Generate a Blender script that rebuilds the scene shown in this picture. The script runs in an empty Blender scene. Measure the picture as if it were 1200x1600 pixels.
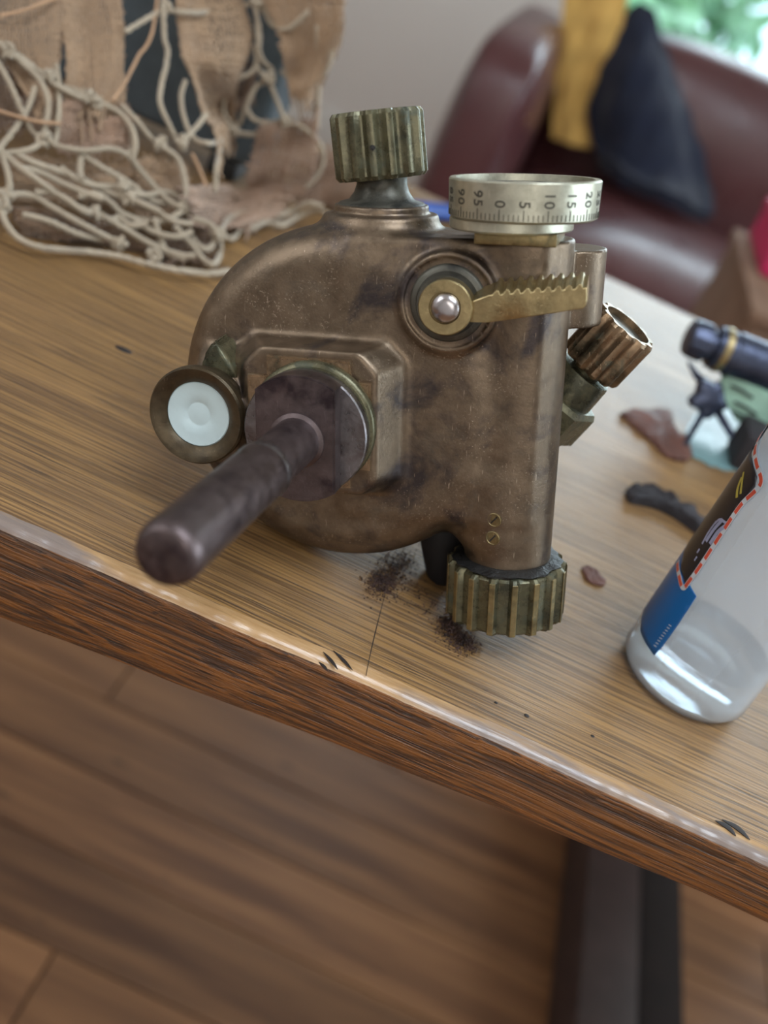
import bpy, bmesh, math, random
import numpy as np
from mathutils import Matrix, Vector
random.seed(7); rng = np.random.default_rng(7)
PI = math.pi
SC = bpy.context.scene
COL = SC.collection

# ------------------------------------------------------------------ camera
FPX = 1650.0
TABLE = 0.75
H = TABLE + 0.2359
th, rho = math.radians(32), math.radians(25)
F = np.array([0, math.cos(th), -math.sin(th)])
_r0 = np.array([1., 0, 0]); _u0 = np.array([0, math.sin(th), math.cos(th)])
R = math.cos(rho)*_r0 + math.sin(rho)*_u0
U = -math.sin(rho)*_r0 + math.cos(rho)*_u0
CP = np.array([0, 0, H])
cam = bpy.data.cameras.new('camera'); camo = bpy.data.objects.new('camera', cam); COL.objects.link(camo)
m = Matrix.Identity(4)
for i in range(3):
    m[i][0] = R[i]; m[i][1] = U[i]; m[i][2] = -F[i]; m[i][3] = CP[i]
camo.matrix_world = m
cam.sensor_width = 36; cam.sensor_fit = 'AUTO'; cam.lens = 36*FPX/1600
cam.clip_start = 0.02; cam.clip_end = 60
cam.dof.use_dof = True; cam.dof.focus_distance = 0.363; cam.dof.aperture_fstop = 36*FPX/1600/6.0
SC.camera = camo

# ------------------------------------------------------------------ world, light, exposure
SC.view_settings.view_transform = 'Standard'; SC.view_settings.look = 'None'
SC.view_settings.gamma = 1; SC.view_settings.use_curve_mapping = False
SC.view_settings.exposure = -0.05
SC.render.film_transparent = False
w = bpy.data.worlds.new('world'); SC.world = w; w.use_nodes = True
bg = w.node_tree.nodes['Background']; bg.inputs[0].default_value = (0.62, 0.86, 1.0, 1); bg.inputs[1].default_value = 3.0

def area(name, loc, target, sx, sy, watts, color):
    l = bpy.data.lights.new(name, 'AREA'); l.shape = 'RECTANGLE'; l.size = sx; l.size_y = sy
    l.energy = watts; l.color = color
    o = bpy.data.objects.new(name, l); COL.objects.link(o); o.location = loc
    d = Vector(target) - Vector(loc); o.rotation_euler = d.to_track_quat('-Z', 'Y').to_euler()
    return o
area('daylight_front_window', (1.10, 3.30, 1.62), (0.5, 0.4, 0.7), 1.9, 1.2, 30, (0.80, 0.92, 1.0))
area('daylight_side_window', (2.30, 0.75, 1.65), (0.0, 0.5, 0.75), 1.5, 1.2, 30, (0.82, 0.92, 1.0))
area('left_area_light', (-1.80, -0.5, 1.7), (0.0, 0.35, 0.8), 1.2, 1.1, 16, (0.92, 0.96, 1.0))  # area light in front of the closed left wall
area('rear_area_light', (0.3, -2.1, 1.7), (0.0, 0.35, 0.6), 1.6, 1.1, 16, (1.0, 0.96, 0.9))  # area light in front of the closed wall behind the camera
area('daylight_roof_window', (0.35, -0.15, 2.40), (0.35, -0.10, 0.75), 1.0, 0.9, 26, (0.80, 0.90, 1.0))

# ------------------------------------------------------------------ pixel helpers (turn a photo pixel at a real distance into a point of the room)
def ray(px, py): return F + (px-600)/FPX*R - (py-800)/FPX*U
def onz(px, py, z):
    r = ray(px, py); return CP + r*(z-H)/r[2]
def ony(px, py, y):
    r = ray(px, py); return CP + r*y/r[1]

# ------------------------------------------------------------------ object helpers
def link(name, me, mat=None, parent=None, loc=None, rot=None, smooth=None):
    if mat is not None:
        for mm in (mat if isinstance(mat, (list, tuple)) else [mat]): me.materials.append(mm)
    o = bpy.data.objects.new(name, me); COL.objects.link(o)
    if parent is not None: o.parent = parent
    if loc is not None: o.location = loc
    if rot is not None: o.rotation_euler = rot
    if smooth is not None: shade(me, smooth)
    return o
def shade(me, ang=35):
    n = len(me.polygons)
    me.polygons.foreach_set('use_smooth', [True]*n)
    if ang < 180: me.set_sharp_from_angle(angle=math.radians(ang))
def pyd(name, v, f, mat=None, parent=None, smooth=None, **k):
    me = bpy.data.meshes.new(name)
    v = np.asarray(v, dtype=float)
    me.from_pydata(v.tolist(), [], f if isinstance(f, list) else f.tolist()); me.update()
    return link(name, me, mat, parent, smooth=smooth, **k)
def frombm(name, bm, mat=None, parent=None, smooth=35, **k):
    bmesh.ops.recalc_face_normals(bm, faces=bm.faces)
    me = bpy.data.meshes.new(name); bm.to_mesh(me); bm.free()
    return link(name, me, mat, parent, smooth=smooth, **k)
def tag(o, label, cat, group=None):
    o['label'] = label; o['category'] = cat
    if group: o['group'] = group
    return o
def struct(o): o['kind'] = 'structure'; return o
def stuff(o): o['kind'] = 'stuff'; return o
def empty(name, loc, label, cat, group=None, mat=None):
    o = bpy.data.objects.new(name, None); COL.objects.link(o); o.empty_display_size = 0.02
    if mat is not None: o.matrix_world = mat
    else: o.location = loc
    tag(o, label, cat, group); return o
def box_bm(x0, x1, y0, y1, z0, z1, bev=0.0, seg=2, bm=None):
    bm = bm or bmesh.new()
    r = bmesh.ops.create_cube(bm, size=1)
    for v in r['verts']:
        v.co = Vector(((x0+x1)/2 + v.co.x*(x1-x0), (y0+y1)/2 + v.co.y*(y1-y0), (z0+z1)/2 + v.co.z*(z1-z0)))
    if bev > 0:
        es = set()
        for v in r['verts']: es.update(v.link_edges)
        bmesh.ops.bevel(bm, geom=list(es), offset=bev, segments=seg, profile=0.5, affect='EDGES')
    return bm
def rings(prof, n, M=None, cap0=True, cap1=True, rf=None):
    """lathe about Z: prof list of (r, z); rf(theta, r, k) may change the radius"""
    v = []; f = []
    for k, (r, z) in enumerate(prof):
        for i in range(n):
            t = 2*PI*i/n
            rr = rf(t, r, k) if rf else r
            v.append((rr*math.cos(t), rr*math.sin(t), z))
    for k in range(len(prof)-1):
        for i in range(n):
            j = (i+1) % n
            f.append((k*n+i, k*n+j, (k+1)*n+j, (k+1)*n+i))
    if cap0:
        v.append((0, 0, prof[0][1])); c = len(v)-1
        f += [(c, (i+1) % n, i) for i in range(n)]
    if cap1:
        v.append((0, 0, prof[-1][1])); c = len(v)-1; b = (len(prof)-1)*n
        f += [(c, b+i, b+(i+1) % n) for i in range(n)]
    v = np.array(v, float)
    if M is not None: v = v @ np.array(M)[:3, :3].T + np.array(M)[:3, 3]
    return v, f
def frame_to(p, axis, xh=(1, 0, 0)):
    """4x4 with local Z along axis at p"""
    z = np.array(axis, float); z /= np.linalg.norm(z)
    x = np.array(xh, float); x -= z*(x@z)
    if np.linalg.norm(x) < 1e-6: x = np.array([0, 1., 0]); x -= z*(x@z)
    x /= np.linalg.norm(x); y = np.cross(z, x)
    M = np.eye(4); M[:3, 0] = x; M[:3, 1] = y; M[:3, 2] = z; M[:3, 3] = p
    return M
def tube(path, r, n=8, cap=True, closed=False, twist=0.0, lob=0.0):
    """sweep a circle along a polyline; r number or list; lob gives a laid-rope section"""
    P = np.array(path, float); N = len(P)
    T = np.gradient(P, axis=0); T /= np.linalg.norm(T, axis=1)[:, None] + 1e-12
    up = np.array([0, 0, 1.]);
    if abs(T[0]@up) > .9: up = np.array([1., 0, 0])
    nn = up - T[0]*(T[0]@up); nn /= np.linalg.norm(nn)
    v = []; rr = np.full(N, r) if np.isscalar(r) else np.array(r)
    s = 0
    for i in range(N):
        if i: s += np.linalg.norm(P[i]-P[i-1])
        nn = nn - T[i]*(nn@T[i]); nn /= np.linalg.norm(nn) + 1e-12
        b = np.cross(T[i], nn)
        for k in range(n):
            a = 2*PI*k/n
            q = rr[i]*(1 + lob*math.cos(3*(a + twist*s)))
            v.append(P[i] + q*(math.cos(a)*nn + math.sin(a)*b))
    f = []
    for i in range(N-1):
        for k in range(n):
            l = (k+1) % n
            f.append((i*n+k, i*n+l, (i+1)*n+l, (i+1)*n+k))
    if cap:
        f.append(tuple(range(n))[::-1]); f.append(tuple((N-1)*n + k for k in range(n)))
    return np.array(v), f
def spline(pts, per=8):
    P = np.array(pts, float); Q = np.vstack([2*P[0]-P[1], P, 2*P[-1]-P[-2]]); out = []
    for i in range(1, len(Q)-2):
        for k in range(per):
            t = k/per
            a, b, c, d = Q[i-1], Q[i], Q[i+1], Q[i+2]
            out.append(.5*((2*b) + (c-a)*t + (2*a-5*b+4*c-d)*t*t + (3*b-a-3*c+d)*t**3))
    out.append(P[-1]); return np.array(out)

# ------------------------------------------------------------------ material helpers
class NT:
    def __init__(s, name):
        s.m = bpy.data.materials.new(name); s.m.use_nodes = True; s.t = s.m.node_tree
        s.b = s.t.nodes['Principled BSDF']; s.L = s.t.links.new
        s.co = s.t.nodes.new('ShaderNodeTexCoord')
    def mapping(s, scale=(1, 1, 1), rot=(0, 0, 0), src='Object', loc=(0, 0, 0)):
        n = s.t.nodes.new('ShaderNodeMapping'); n.inputs['Scale'].default_value = scale
        n.inputs['Rotation'].default_value = rot; n.inputs['Location'].default_value = loc
        s.L(s.co.outputs[src], n.inputs[0]); return n.outputs[0]
    def noise(s, vec, scale=5, detail=4, rough=.55, dist=0):
        n = s.t.nodes.new('ShaderNodeTexNoise'); n.inputs['Scale'].default_value = scale
        n.inputs['Detail'].default_value = detail; n.inputs['Roughness'].default_value = rough
        n.inputs['Distortion'].default_value = dist
        s.L(vec, n.inputs['Vector']); return n.outputs[0]
    def vor(s, vec, scale=5, feature='F1'):
        n = s.t.nodes.new('ShaderNodeTexVoronoi'); n.inputs['Scale'].default_value = scale; n.feature = feature
        s.L(vec, n.inputs['Vector']); return n.outputs[0]
    def wave(s, vec, scale, dist=2, detail=2, dscale=1, direction='X'):
        n = s.t.nodes.new('ShaderNodeTexWave'); n.inputs['Scale'].default_value = scale; n.bands_direction = direction
        n.inputs['Distortion'].default_value = dist; n.inputs['Detail'].default_value = detail; n.inputs['Detail Scale'].default_value = dscale
        s.L(vec, n.inputs['Vector']); return n.outputs['Fac']
    def ramp(s, fac, stops, interp='LINEAR'):
        n = s.t.nodes.new('ShaderNodeValToRGB'); n.color_ramp.interpolation = interp
        e = n.color_ramp.elements
        while len(e) < len(stops): e.new(0.5)
        for i, (p, c) in enumerate(stops):
            e[i].position = p; e[i].color = (c, c, c, 1) if np.isscalar(c) else (*c, 1)
        s.L(fac, n.inputs[0]); return n.outputs[0]
    def mix(s, fac, a, b, mode='MIX'):
        n = s.t.nodes.new('ShaderNodeMix'); n.data_type = 'RGBA'; n.blend_type = mode
        for sock, val in ((n.inputs[0], fac), (n.inputs[6], a), (n.inputs[7], b)):
            if hasattr(val, 'is_linked') or hasattr(val, 'links'): s.L(val, sock)
            elif isinstance(val, (tuple, list)): sock.default_value = (*val, 1)
            else: sock.default_value = val
        return n.outputs[2]
    def math(s, op, a, b=0.0, clamp=False):
        n = s.t.nodes.new('ShaderNodeMath'); n.operation = op; n.use_clamp = clamp
        for sock, val in ((n.inputs[0], a), (n.inputs[1], b)):
            if hasattr(val, 'links'): s.L(val, sock)
            else: sock.default_value = val
        return n.outputs[0]
    def set(s, **k):
        names = dict(color='Base Color', rough='Roughness', metal='Metallic', ior='IOR', trans='Transmission Weight', coat='Coat Weight', coatr='Coat Roughness', spec='Specular IOR Level', sheen='Sheen Weight', alpha='Alpha', sss='Subsurface Weight')
        for a, v in k.items():
            i = s.b.inputs[names[a]]
            if hasattr(v, 'links'): s.L(v, i)
            elif isinstance(v, tuple): i.default_value = (*v, 1)
            else: i.default_value = v
        return s
    def bump(s, h, strength=.3, dist=.001, prev=None):
        n = s.t.nodes.new('ShaderNodeBump'); n.inputs['Strength'].default_value = strength; n.inputs['Distance'].default_value = dist
        s.L(h, n.inputs['Height'])
        if prev is not None: s.L(prev, n.inputs['Normal'])
        s.L(n.outputs[0], s.b.inputs['Normal']); return n.outputs[0]
def srgb(r, g, b):
    f = lambda c: ((c/255+.055)/1.055)**2.4 if c > 10 else c/255/12.92
    return (f(r), f(g), f(b))
def plain(name, col, rough=.5, metal=0.0, bs=0, bscale=200, var=.12, **k):
    n = NT(name); v = n.mapping()
    nz = n.noise(v, bscale*.25, 4)
    c2 = tuple(max(0, c*(1-var*2)) for c in col); c3 = tuple(min(1, c*(1+var)) for c in col)
    n.set(color=n.ramp(nz, [(.3, c2), (.7, c3)]), rough=rough, metal=metal, **k)
    if bs: n.bump(n.noise(v, bscale, 4), bs, .0005)
    return n.m

def metal_mat(name, base, dark, patina, rough=(.28, .5), metal=.85, dark_amt=.5, pat_amt=.35, scr=.5, sc=1.0, brush=0.0):
    n = NT(name); v = n.mapping()
    big = n.noise(v, 45*sc, 5, .6, .4); mid = n.noise(v, 160*sc, 6, .65); fine = n.noise(v, 900, 5, .7)
    c = n.mix(n.ramp(mid, [(.35, 0.0), (.65, 1.0)]), tuple(b*.8 for b in base), tuple(min(1, b*1.12) for b in base))
    dm = n.ramp(big, [(.52, 0.0), (.66, dark_amt)])
    c = n.mix(dm, c, dark)
    v2 = n.mapping(loc=(3.1, 1.7, .4)); pm = n.ramp(n.noise(v2, 60*sc, 6, .7, .6), [(.55, 0.0), (.66, pat_amt)])
    c = n.mix(pm, c, patina)
    # bright scratches and pits
    v3 = n.mapping(scale=(1, 1, .12), rot=(.2, .5, .3)); s1 = n.ramp(n.noise(v3, 1500, 2, .5), [(.70, 0.0), (.74, 1.0)])
    v4 = n.mapping(loc=(1, 2, 3)); zone = n.ramp(n.noise(v4, 55, 3), [(.48, 0.0), (.62, 1.0)])
    sp = n.ramp(n.noise(v4, 1300, 3, .6), [(.62, 0.0), (.68, 1.0)])
    sm = n.math('MULTIPLY', n.math('MAXIMUM', s1, n.math('MULTIPLY', sp, zone)), scr)
    c = n.mix(sm, c, tuple(min(1, b*1.7+.05) for b in base))
    rr = n.ramp(mid, [(.3, rough[0]), (.7, rough[1])])
    rr = n.mix(pm, rr, (.7, .7, .7))
    ml = n.math('SUBTRACT', metal, n.math('MULTIPLY', pm, .6))
    n.set(color=c, rough=rr, metal=ml)
    b = n.bump(fine, .18, .0004)
    b = n.bump(n.math('MULTIPLY', n.math('MULTIPLY', sp, zone), -1.0), .5*scr, .0004, b)
    b = n.bump(mid, .25, .0006, b)
    if brush:
        vb = n.mapping(scale=(60, 60, 1500)); n.bump(n.noise(vb, 1, 3), brush, .0003, b)
    return n.m

M = {}
M['bronze'] = metal_mat('bronze', srgb(119, 103, 86), srgb(48, 47, 56), srgb(72, 62, 50), rough=(.30, .46), metal=.85, dark_amt=.75, pat_amt=.4, scr=.9)
M['brass'] = metal_mat('brass', srgb(140, 124, 88), srgb(70, 66, 48), srgb(78, 84, 66), rough=(.28, .5), metal=.85, dark_amt=.6, pat_amt=.5, scr=.6, sc=1.8)
M['lever'] = metal_mat('lever_brass', srgb(168, 150, 110), srgb(108, 96, 70), srgb(100, 96, 66), rough=(.25, .42), metal=.9, dark_amt=.4, pat_amt=.25, scr=.5, sc=1.5)
M['olive'] = metal_mat('olive_painted_brass', srgb(98, 94, 72), srgb(46, 48, 40), srgb(58, 66, 54), rough=(.20, .38), metal=.6, dark_amt=.7, pat_amt=.6, scr=.5, sc=1.8)
M['copper'] = metal_mat('coppery_brass', srgb(150, 126, 100), srgb(70, 70, 58), srgb(76, 88, 76), rough=(.22, .4), metal=.85, dark_amt=.7, pat_amt=.7, scr=.6, sc=1.6)
M['silver'] = metal_mat('nickel_silver', srgb(186, 184, 166), srgb(150, 150, 138), srgb(165, 160, 142), rough=(.32, .42), metal=.85, dark_amt=.3, pat_amt=.2, scr=.18, brush=.0)
M['steel'] = metal_mat('blued_steel', srgb(98, 86, 86), srgb(48, 38, 44), srgb(84, 64, 60), rough=(.3, .48), metal=.85, dark_amt=.8, pat_amt=.4, scr=.3, sc=1.2)
M['steel2'] = metal_mat('worn_steel', srgb(128, 124, 126), srgb(86, 70, 66), srgb(98, 80, 72), rough=(.22, .38), metal=.95, dark_amt=.6, pat_amt=.3, scr=.4, sc=1.5)
M['rivet'] = plain('rivet_steel', srgb(185, 180, 182), .25, 1.0, .1, 600, .05)
M['darkneck'] = metal_mat('dark_bronze', srgb(92, 90, 82), srgb(40, 42, 44), srgb(80, 80, 66), rough=(.35, .5), metal=.7, dark_amt=.7, pat_amt=.4, scr=.3, sc=1.5)
M['cup'] = metal_mat('dark_cup_brass', srgb(84, 72, 54), srgb(46, 42, 36), srgb(58, 56, 44), rough=(.3, .45), metal=.7, dark_amt=.5, pat_amt=.4, scr=.4, sc=1.5)
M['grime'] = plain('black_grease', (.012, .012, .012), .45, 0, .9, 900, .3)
M['engrave'] = plain('engraved_mark', srgb(78, 76, 68), .5, .5)
M['white'] = plain('white_porcelain', srgb(196, 214, 216), .3, 0, .15, 300, .05)

# wood of the table
def wood(name, light, dark, pore, rough=.34, along=(11, 880, 880), porestr=.65, white=0.0, bdist=.0006, bstr=.6):
    n = NT(name)
    v = n.mapping(scale=along); g = n.noise(v, 1, 5, .6, .35)
    v2 = n.mapping(scale=(3, 45, 45)); g2 = n.noise(v2, 1, 4, .6, .5)
    v3 = n.mapping(scale=(22, 900, 900), loc=(4, 4, 4)); p = n.noise(v3, 1, 3, .6)
    c = n.mix(n.ramp(g, [(.42, 0.0), (.55, 1.0)]), dark, light)
    c = n.mix(n.ramp(g2, [(.35, .45), (.65, 0.0)]), c, tuple(d*.8 for d in dark))
    v5 = n.mapping(scale=(5, 9, 9), loc=(7, 1, 2)); c = n.mix(n.ramp(n.noise(v5, 1, 4, .6), [(.45, 0.0), (.75, .35)]), c, srgb(112, 84, 66))
    pm = n.ramp(p, [(.57, 0.0), (.63, porestr)])
    c = n.mix(pm, c, pore)
    v6 = n.mapping(scale=(60, 110, 110), loc=(2, 5, 1)); kn = n.ramp(n.noise(v6, 1, 2, .5), [(.77, 0.0), (.80, .8)])
    c = n.mix(kn, c, srgb(38, 28, 24))
    n.set(color=c, rough=n.ramp(g, [(.3, rough+.14), (.7, rough-.04)]), coat=.25, coatr=.28)
    b = n.bump(g, bstr, bdist); n.bump(n.math('MULTIPLY', pm, -1.0), .5, .0004, b)
    return n
wn = wood('oak_table_top', srgb(160, 122, 74), srgb(104, 76, 46), srgb(52, 38, 28), rough=.36, bdist=.0007, bstr=.8, porestr=.6)
M['wood'] = wn.m
M['edge'] = wood('oak_table_edge', srgb(142, 88, 38), srgb(70, 42, 20), srgb(34, 24, 20), rough=.27, along=(16, 620, 620), bdist=.0016, bstr=1.0, porestr=.8).m
n = NT('worn_varnished_arris'); v = n.mapping(scale=(9, 60, 60)); v2 = n.mapping(scale=(90, 500, 500))
c = n.mix(n.ramp(n.noise(v, 1, 4, .6), [(.48, 0.0), (.60, .75)]), n.mix(n.noise(v2, 1, 3), srgb(150, 112, 70), srgb(196, 160, 116)), srgb(112, 108, 112))
n.set(color=c, rough=.28, coat=.65, coatr=.18); n.bump(n.noise(n.mapping(scale=(30, 500, 500)), 1, 4), .7, .0007); M['worn'] = n.m
M['tleg'] = plain('dark_stained_wood', srgb(60, 46, 44), .5, 0, .2, 120)

# ------------------------------------------------------------------ room
X0, X1, Y0, Y1, ZC = -1.95, 2.45, -2.2, 3.45, 2.45
def wallmat(name, c):
    n = NT(name); v = n.mapping(); n.set(color=n.ramp(n.noise(v, 3, 3), [(.3, tuple(x*.96 for x in c)), (.7, c)]), rough=.85)
    n.bump(n.noise(v, 260, 3), .15, .001); return n.m
M['wall'] = wallmat('wall_paint', srgb(226, 219, 213)); M['ceil'] = wallmat('ceiling_paint', srgb(224, 220, 214))
def floor_mat(name, a, b):
    n = NT(name); oi = n.t.nodes.new('ShaderNodeObjectInfo')
    v = n.mapping(scale=(2.2, 30, 30)); g = n.noise(v, 1, 5, .6, .4)
    comb = n.t.nodes.new('ShaderNodeVectorMath'); comb.operation = 'ADD'
    c = n.mix(n.ramp(g, [(.35, 0.0), (.65, 1.0)]), b, a)
    v2 = n.mapping(scale=(10, 22, 22), loc=(1, 2, 3)); kn = n.ramp(n.noise(v2, 1, 2), [(.70, 0.0), (.76, .85)])
    c = n.mix(kn, c, srgb(34, 22, 18))
    hv = n.t.nodes.new('ShaderNodeHueSaturation'); n.L(c, hv.inputs['Color'])
    n.L(n.math('ADD', n.math('MULTIPLY', oi.outputs['Random'], .55), .68), hv.inputs['Value'])
    n.set(color=hv.outputs[0], rough=.5); n.bump(g, .3, .0008); return n.m
M['floor'] = floor_mat('acacia_floor', srgb(158, 112, 74), srgb(104, 68, 44))
M['joint'] = plain('floor_joint', srgb(40, 24, 16), .8)
fl = struct(frombm('floor', box_bm(X0-.1, X1+.1, Y0-.1, Y1+.1, -.06, -.008), M['joint']))
PW = .105; nb = 0; y = -.35; row = 0
meshes = {}
while y < Y1-.001:
    y1 = min(y+PW, Y1); x = X0 + (row*.37 % .9) - .9
    if y > 1.9: lens = [4.4]
    else: lens = None
    while x < X1:
        L = lens[0] if lens else [.62, .9, .75][(row*2 + int(x*10)) % 3]
        xa, xb = max(x, X0), min(x+L, X1)
        if lens: xa, xb = X0, X1
        if xb - xa > .02:
            key = (round(xb-xa, 3), round(y1-y, 3))
            if key not in meshes:
                bm = box_bm(0, xb-xa-.002, 0, y1-y-.002, -.010, 0, .0012, 1)
                me = bpy.data.meshes.new('floor_board'); bm.to_mesh(me); bm.free(); me.materials.append(M['floor']); meshes[key] = me
            o = bpy.data.objects.new('floor_board', meshes[key]); COL.objects.link(o); o.parent = fl; o.location = (xa+.001, y+.001, 0)
        if lens: break
        x += L
    y += PW; row += 1
struct(frombm('floor', box_bm(X0, X1, Y0, -.352, -.010, 0), M['floor'])).parent = fl
# walls with openings built from boxes
WX0, WX1, WZ0, WZ1 = -.04, 2.15, .52, 2.15     # front window opening (far wall)
bm = box_bm(X0-.1, WX0, Y1, Y1+.12, 0, ZC); box_bm(WX1, X1+.1, Y1, Y1+.12, 0, ZC, bm=bm)
box_bm(WX0, WX1, Y1, Y1+.12, 0, WZ0, bm=bm); box_bm(WX0, WX1, Y1, Y1+.12, WZ1, ZC, bm=bm)
struct(frombm('wall_back', bm, M['wall']))
struct(frombm('wall_left', box_bm(X0-.1, X0, Y0, Y1, 0, ZC), M['wall']))
bm = box_bm(X1, X1+.1, Y0, 0, 0, ZC); box_bm(X1, X1+.1, 1.5, Y1, 0, ZC, bm=bm)
box_bm(X1, X1+.1, 0, 1.5, 0, 1.0, bm=bm); box_bm(X1, X1+.1, 0, 1.5, 2.2, ZC, bm=bm)
struct(frombm('wall_right', bm, M['wall']))
struct(frombm('wall_front', box_bm(X0-.1, X1+.1, Y0-.1, Y0, 0, ZC), M['wall']))
struct(frombm('ceiling', box_bm(X0-.1, X1+.1, Y0-.1, Y1+.12, ZC, ZC+.08), M['ceil']))
struct(frombm('baseboard_back', box_bm(X0, X1, Y1-.015, Y1, 0, .12, .003), M['ceil']))
M['frame'] = plain('white_window_frame', srgb(228, 230, 228), .35)
g = NT('window_glass'); g.set(color=(1, 1, 1), rough=0.0, trans=1.0, ior=1.05); M['glass'] = g.m
bm = bmesh.new(); t = .05
for a in ((WX0, WX1, WZ0, WZ0+t), (WX0, WX1, WZ1-t, WZ1), (WX0, WX0+t, WZ0, WZ1), (WX1-t, WX1, WZ0, WZ1), (1.13, 1.18, WZ0, WZ1)):
    box_bm(a[0], a[1], Y1+.03, Y1+.08, a[2], a[3], .004, 1, bm)
wf = struct(frombm('window_1', bm, M['frame']))
frombm('pane', box_bm(WX0+t, 1.13, Y1+.052, Y1+.056, WZ0+t, WZ1-t), M['glass'], wf)
frombm('pane', box_bm(1.18, WX1-t, Y1+.052, Y1+.056, WZ0+t, WZ1-t), M['glass'], wf)
frombm('sill', box_bm(WX0-.04, WX1+.04, Y1-.06, Y1+.03, WZ0-.03, WZ0, .006), M['frame'], wf)
bm = bmesh.new()
for a in ((0, 1.5, 1.0, 1.05), (0, 1.5, 2.15, 2.2), (0, .05, 1, 2.2), (1.45, 1.5, 1, 2.2)): box_bm(X1+.03, X1+.08, a[0], a[1], a[2], a[3], .004, 1, bm)
struct(frombm('window_2', bm, M['frame']))

# garden beyond the window: leafy shrubs on a lawn
M['lawn'] = plain('lawn', srgb(120, 170, 90), .9, 0, 0, 8)
lawn = struct(frombm('ground', box_bm(-3, 9, 3.6, 14, -.3, -.12), M['lawn']))
def shrub(name, c, rad, n, mat, label):
    e = empty(name, (c[0], c[1], -.12), label, 'shrub', 'leafy shrubs in the garden outside the window')
    q = rng.normal(size=(n, 3)); q /= np.linalg.norm(q, axis=1)[:, None]; q *= (rng.random(n)**.35)[:, None]*np.array(rad)
    q += np.array([0, 0, c[2]+.12])
    a = rng.normal(size=(n, 3)); a /= np.linalg.norm(a, axis=1)[:, None]; b = np.cross(a, rng.normal(size=(n, 3))); b /= np.linalg.norm(b, axis=1)[:, None]
    L = .09; W = .04
    v = np.stack([q-a*L, q+b*W, q+a*L, q-b*W], 1).reshape(-1, 3); f = [(4*i, 4*i+1, 4*i+2, 4*i+3) for i in range(n)]
    stuff(pyd('foliage', v, f, mat, e))
    v, f = tube([(0, 0, 0), (.02, 0, c[2]*.5), (0, .02, c[2]+.1)], [.06, .045, .02], 8); pyd('trunk', v, f, M['tleg'], e, 40)
M['leaf1'] = plain('leaf_pale', srgb(196, 232, 200), .5, 0, 0, 20, .25); M['leaf2'] = plain('leaf_mint', srgb(160, 225, 205), .5, 0, 0, 20, .25); M['leaf3'] = plain('leaf_green', srgb(90, 150, 60), .5, 0, 0, 20, .25)
shrub('garden_shrub', (.12, 5.2, .70), (.52, .5, .75), 1300, M['leaf1'], 'pale green shrub outside, left one seen through the far window')
shrub('garden_shrub', (1.38, 5.3, .8), (.54, .5, .9), 1300, M['leaf2'], 'mint green shrub outside the window, beside the pale one')
shrub('garden_shrub', (2.8, 5.3, .8), (.62, .5, .8), 1300, M['leaf3'], 'darker green shrub outside, right one beyond the window')

# ------------------------------------------------------------------ table
EY = lambda x: .27390 + .0396*x - .098*max(-.3, min(.3, x))**2 + .0003*math.sin(x*31) + .0002*math.sin(x*83+1)
TX0, TX1, TYF, TT = -.75, 1.05, .835, .030
THK = lambda x: .0362 - .055*max(-.14, min(.16, x))
tb = empty('table', (0.1, .55, 0), 'worn golden oak table with a thick dark rounded front edge', 'table')
def T(o): o.location = (o.location[0]-.1, o.location[1]-.55, o.location[2]); return o
n = 720; prof = []   # (dy, dz, mat) from back top over the front edge to the underside
for k in range(7):
    a = k/6*PI/2; prof.append((.0042*(1-math.sin(a)), -.0042*(1-math.cos(a))))
prof = [(.6, 0), (.05, 0), (.012, 0), (.007, -.0001)] + prof + [(-.0003, -.012), (-.0006, -.022), (-.0002, -.030), (.0012, -.0345), (.004, -.036), (.6, -.036)]
v = []; f = []; mats = []
xs = np.linspace(TX0, TX1, n)
for i, x in enumerate(xs):
    wv = .3*math.sin(x*47+.5)+.3*math.sin(x*119)+.35*math.sin(x*263+2)+.3*math.sin(x*700)
    for k, (dy, dz) in enumerate(prof):
        yy = TYF if dy >= .6 else EY(x)+dy
        zz = dz if dz > -.008 else -.008 + (dz+.008)*(THK(x)-.008)/.028
        if 3 <= k <= 10: yy += .0005*wv; zz -= .0003*(wv+1.2)*(1 if k > 3 else .4)
        v.append((x, yy, TABLE+zz))
P_ = len(prof)
for i in range(n-1):
    for k in range(P_-1):
        f.append((i*P_+k, i*P_+k+1, (i+1)*P_+k+1, (i+1)*P_+k)); mats.append(2 if 3 <= k < 8 else 0 if k < 3 else 1)
    f.append((i*P_+P_-1, i*P_, (i+1)*P_, (i+1)*P_+P_-1)); mats.append(1)
f.append(tuple(range(P_))[::-1]); mats.append(1); f.append(tuple((n-1)*P_+k for k in range(P_))); mats.append(1)
top = pyd('tabletop', v, f, [M['wood'], M['edge'], M['worn']], tb, 40); T(top)
top.data.polygons.foreach_set('material_index', mats)
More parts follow.
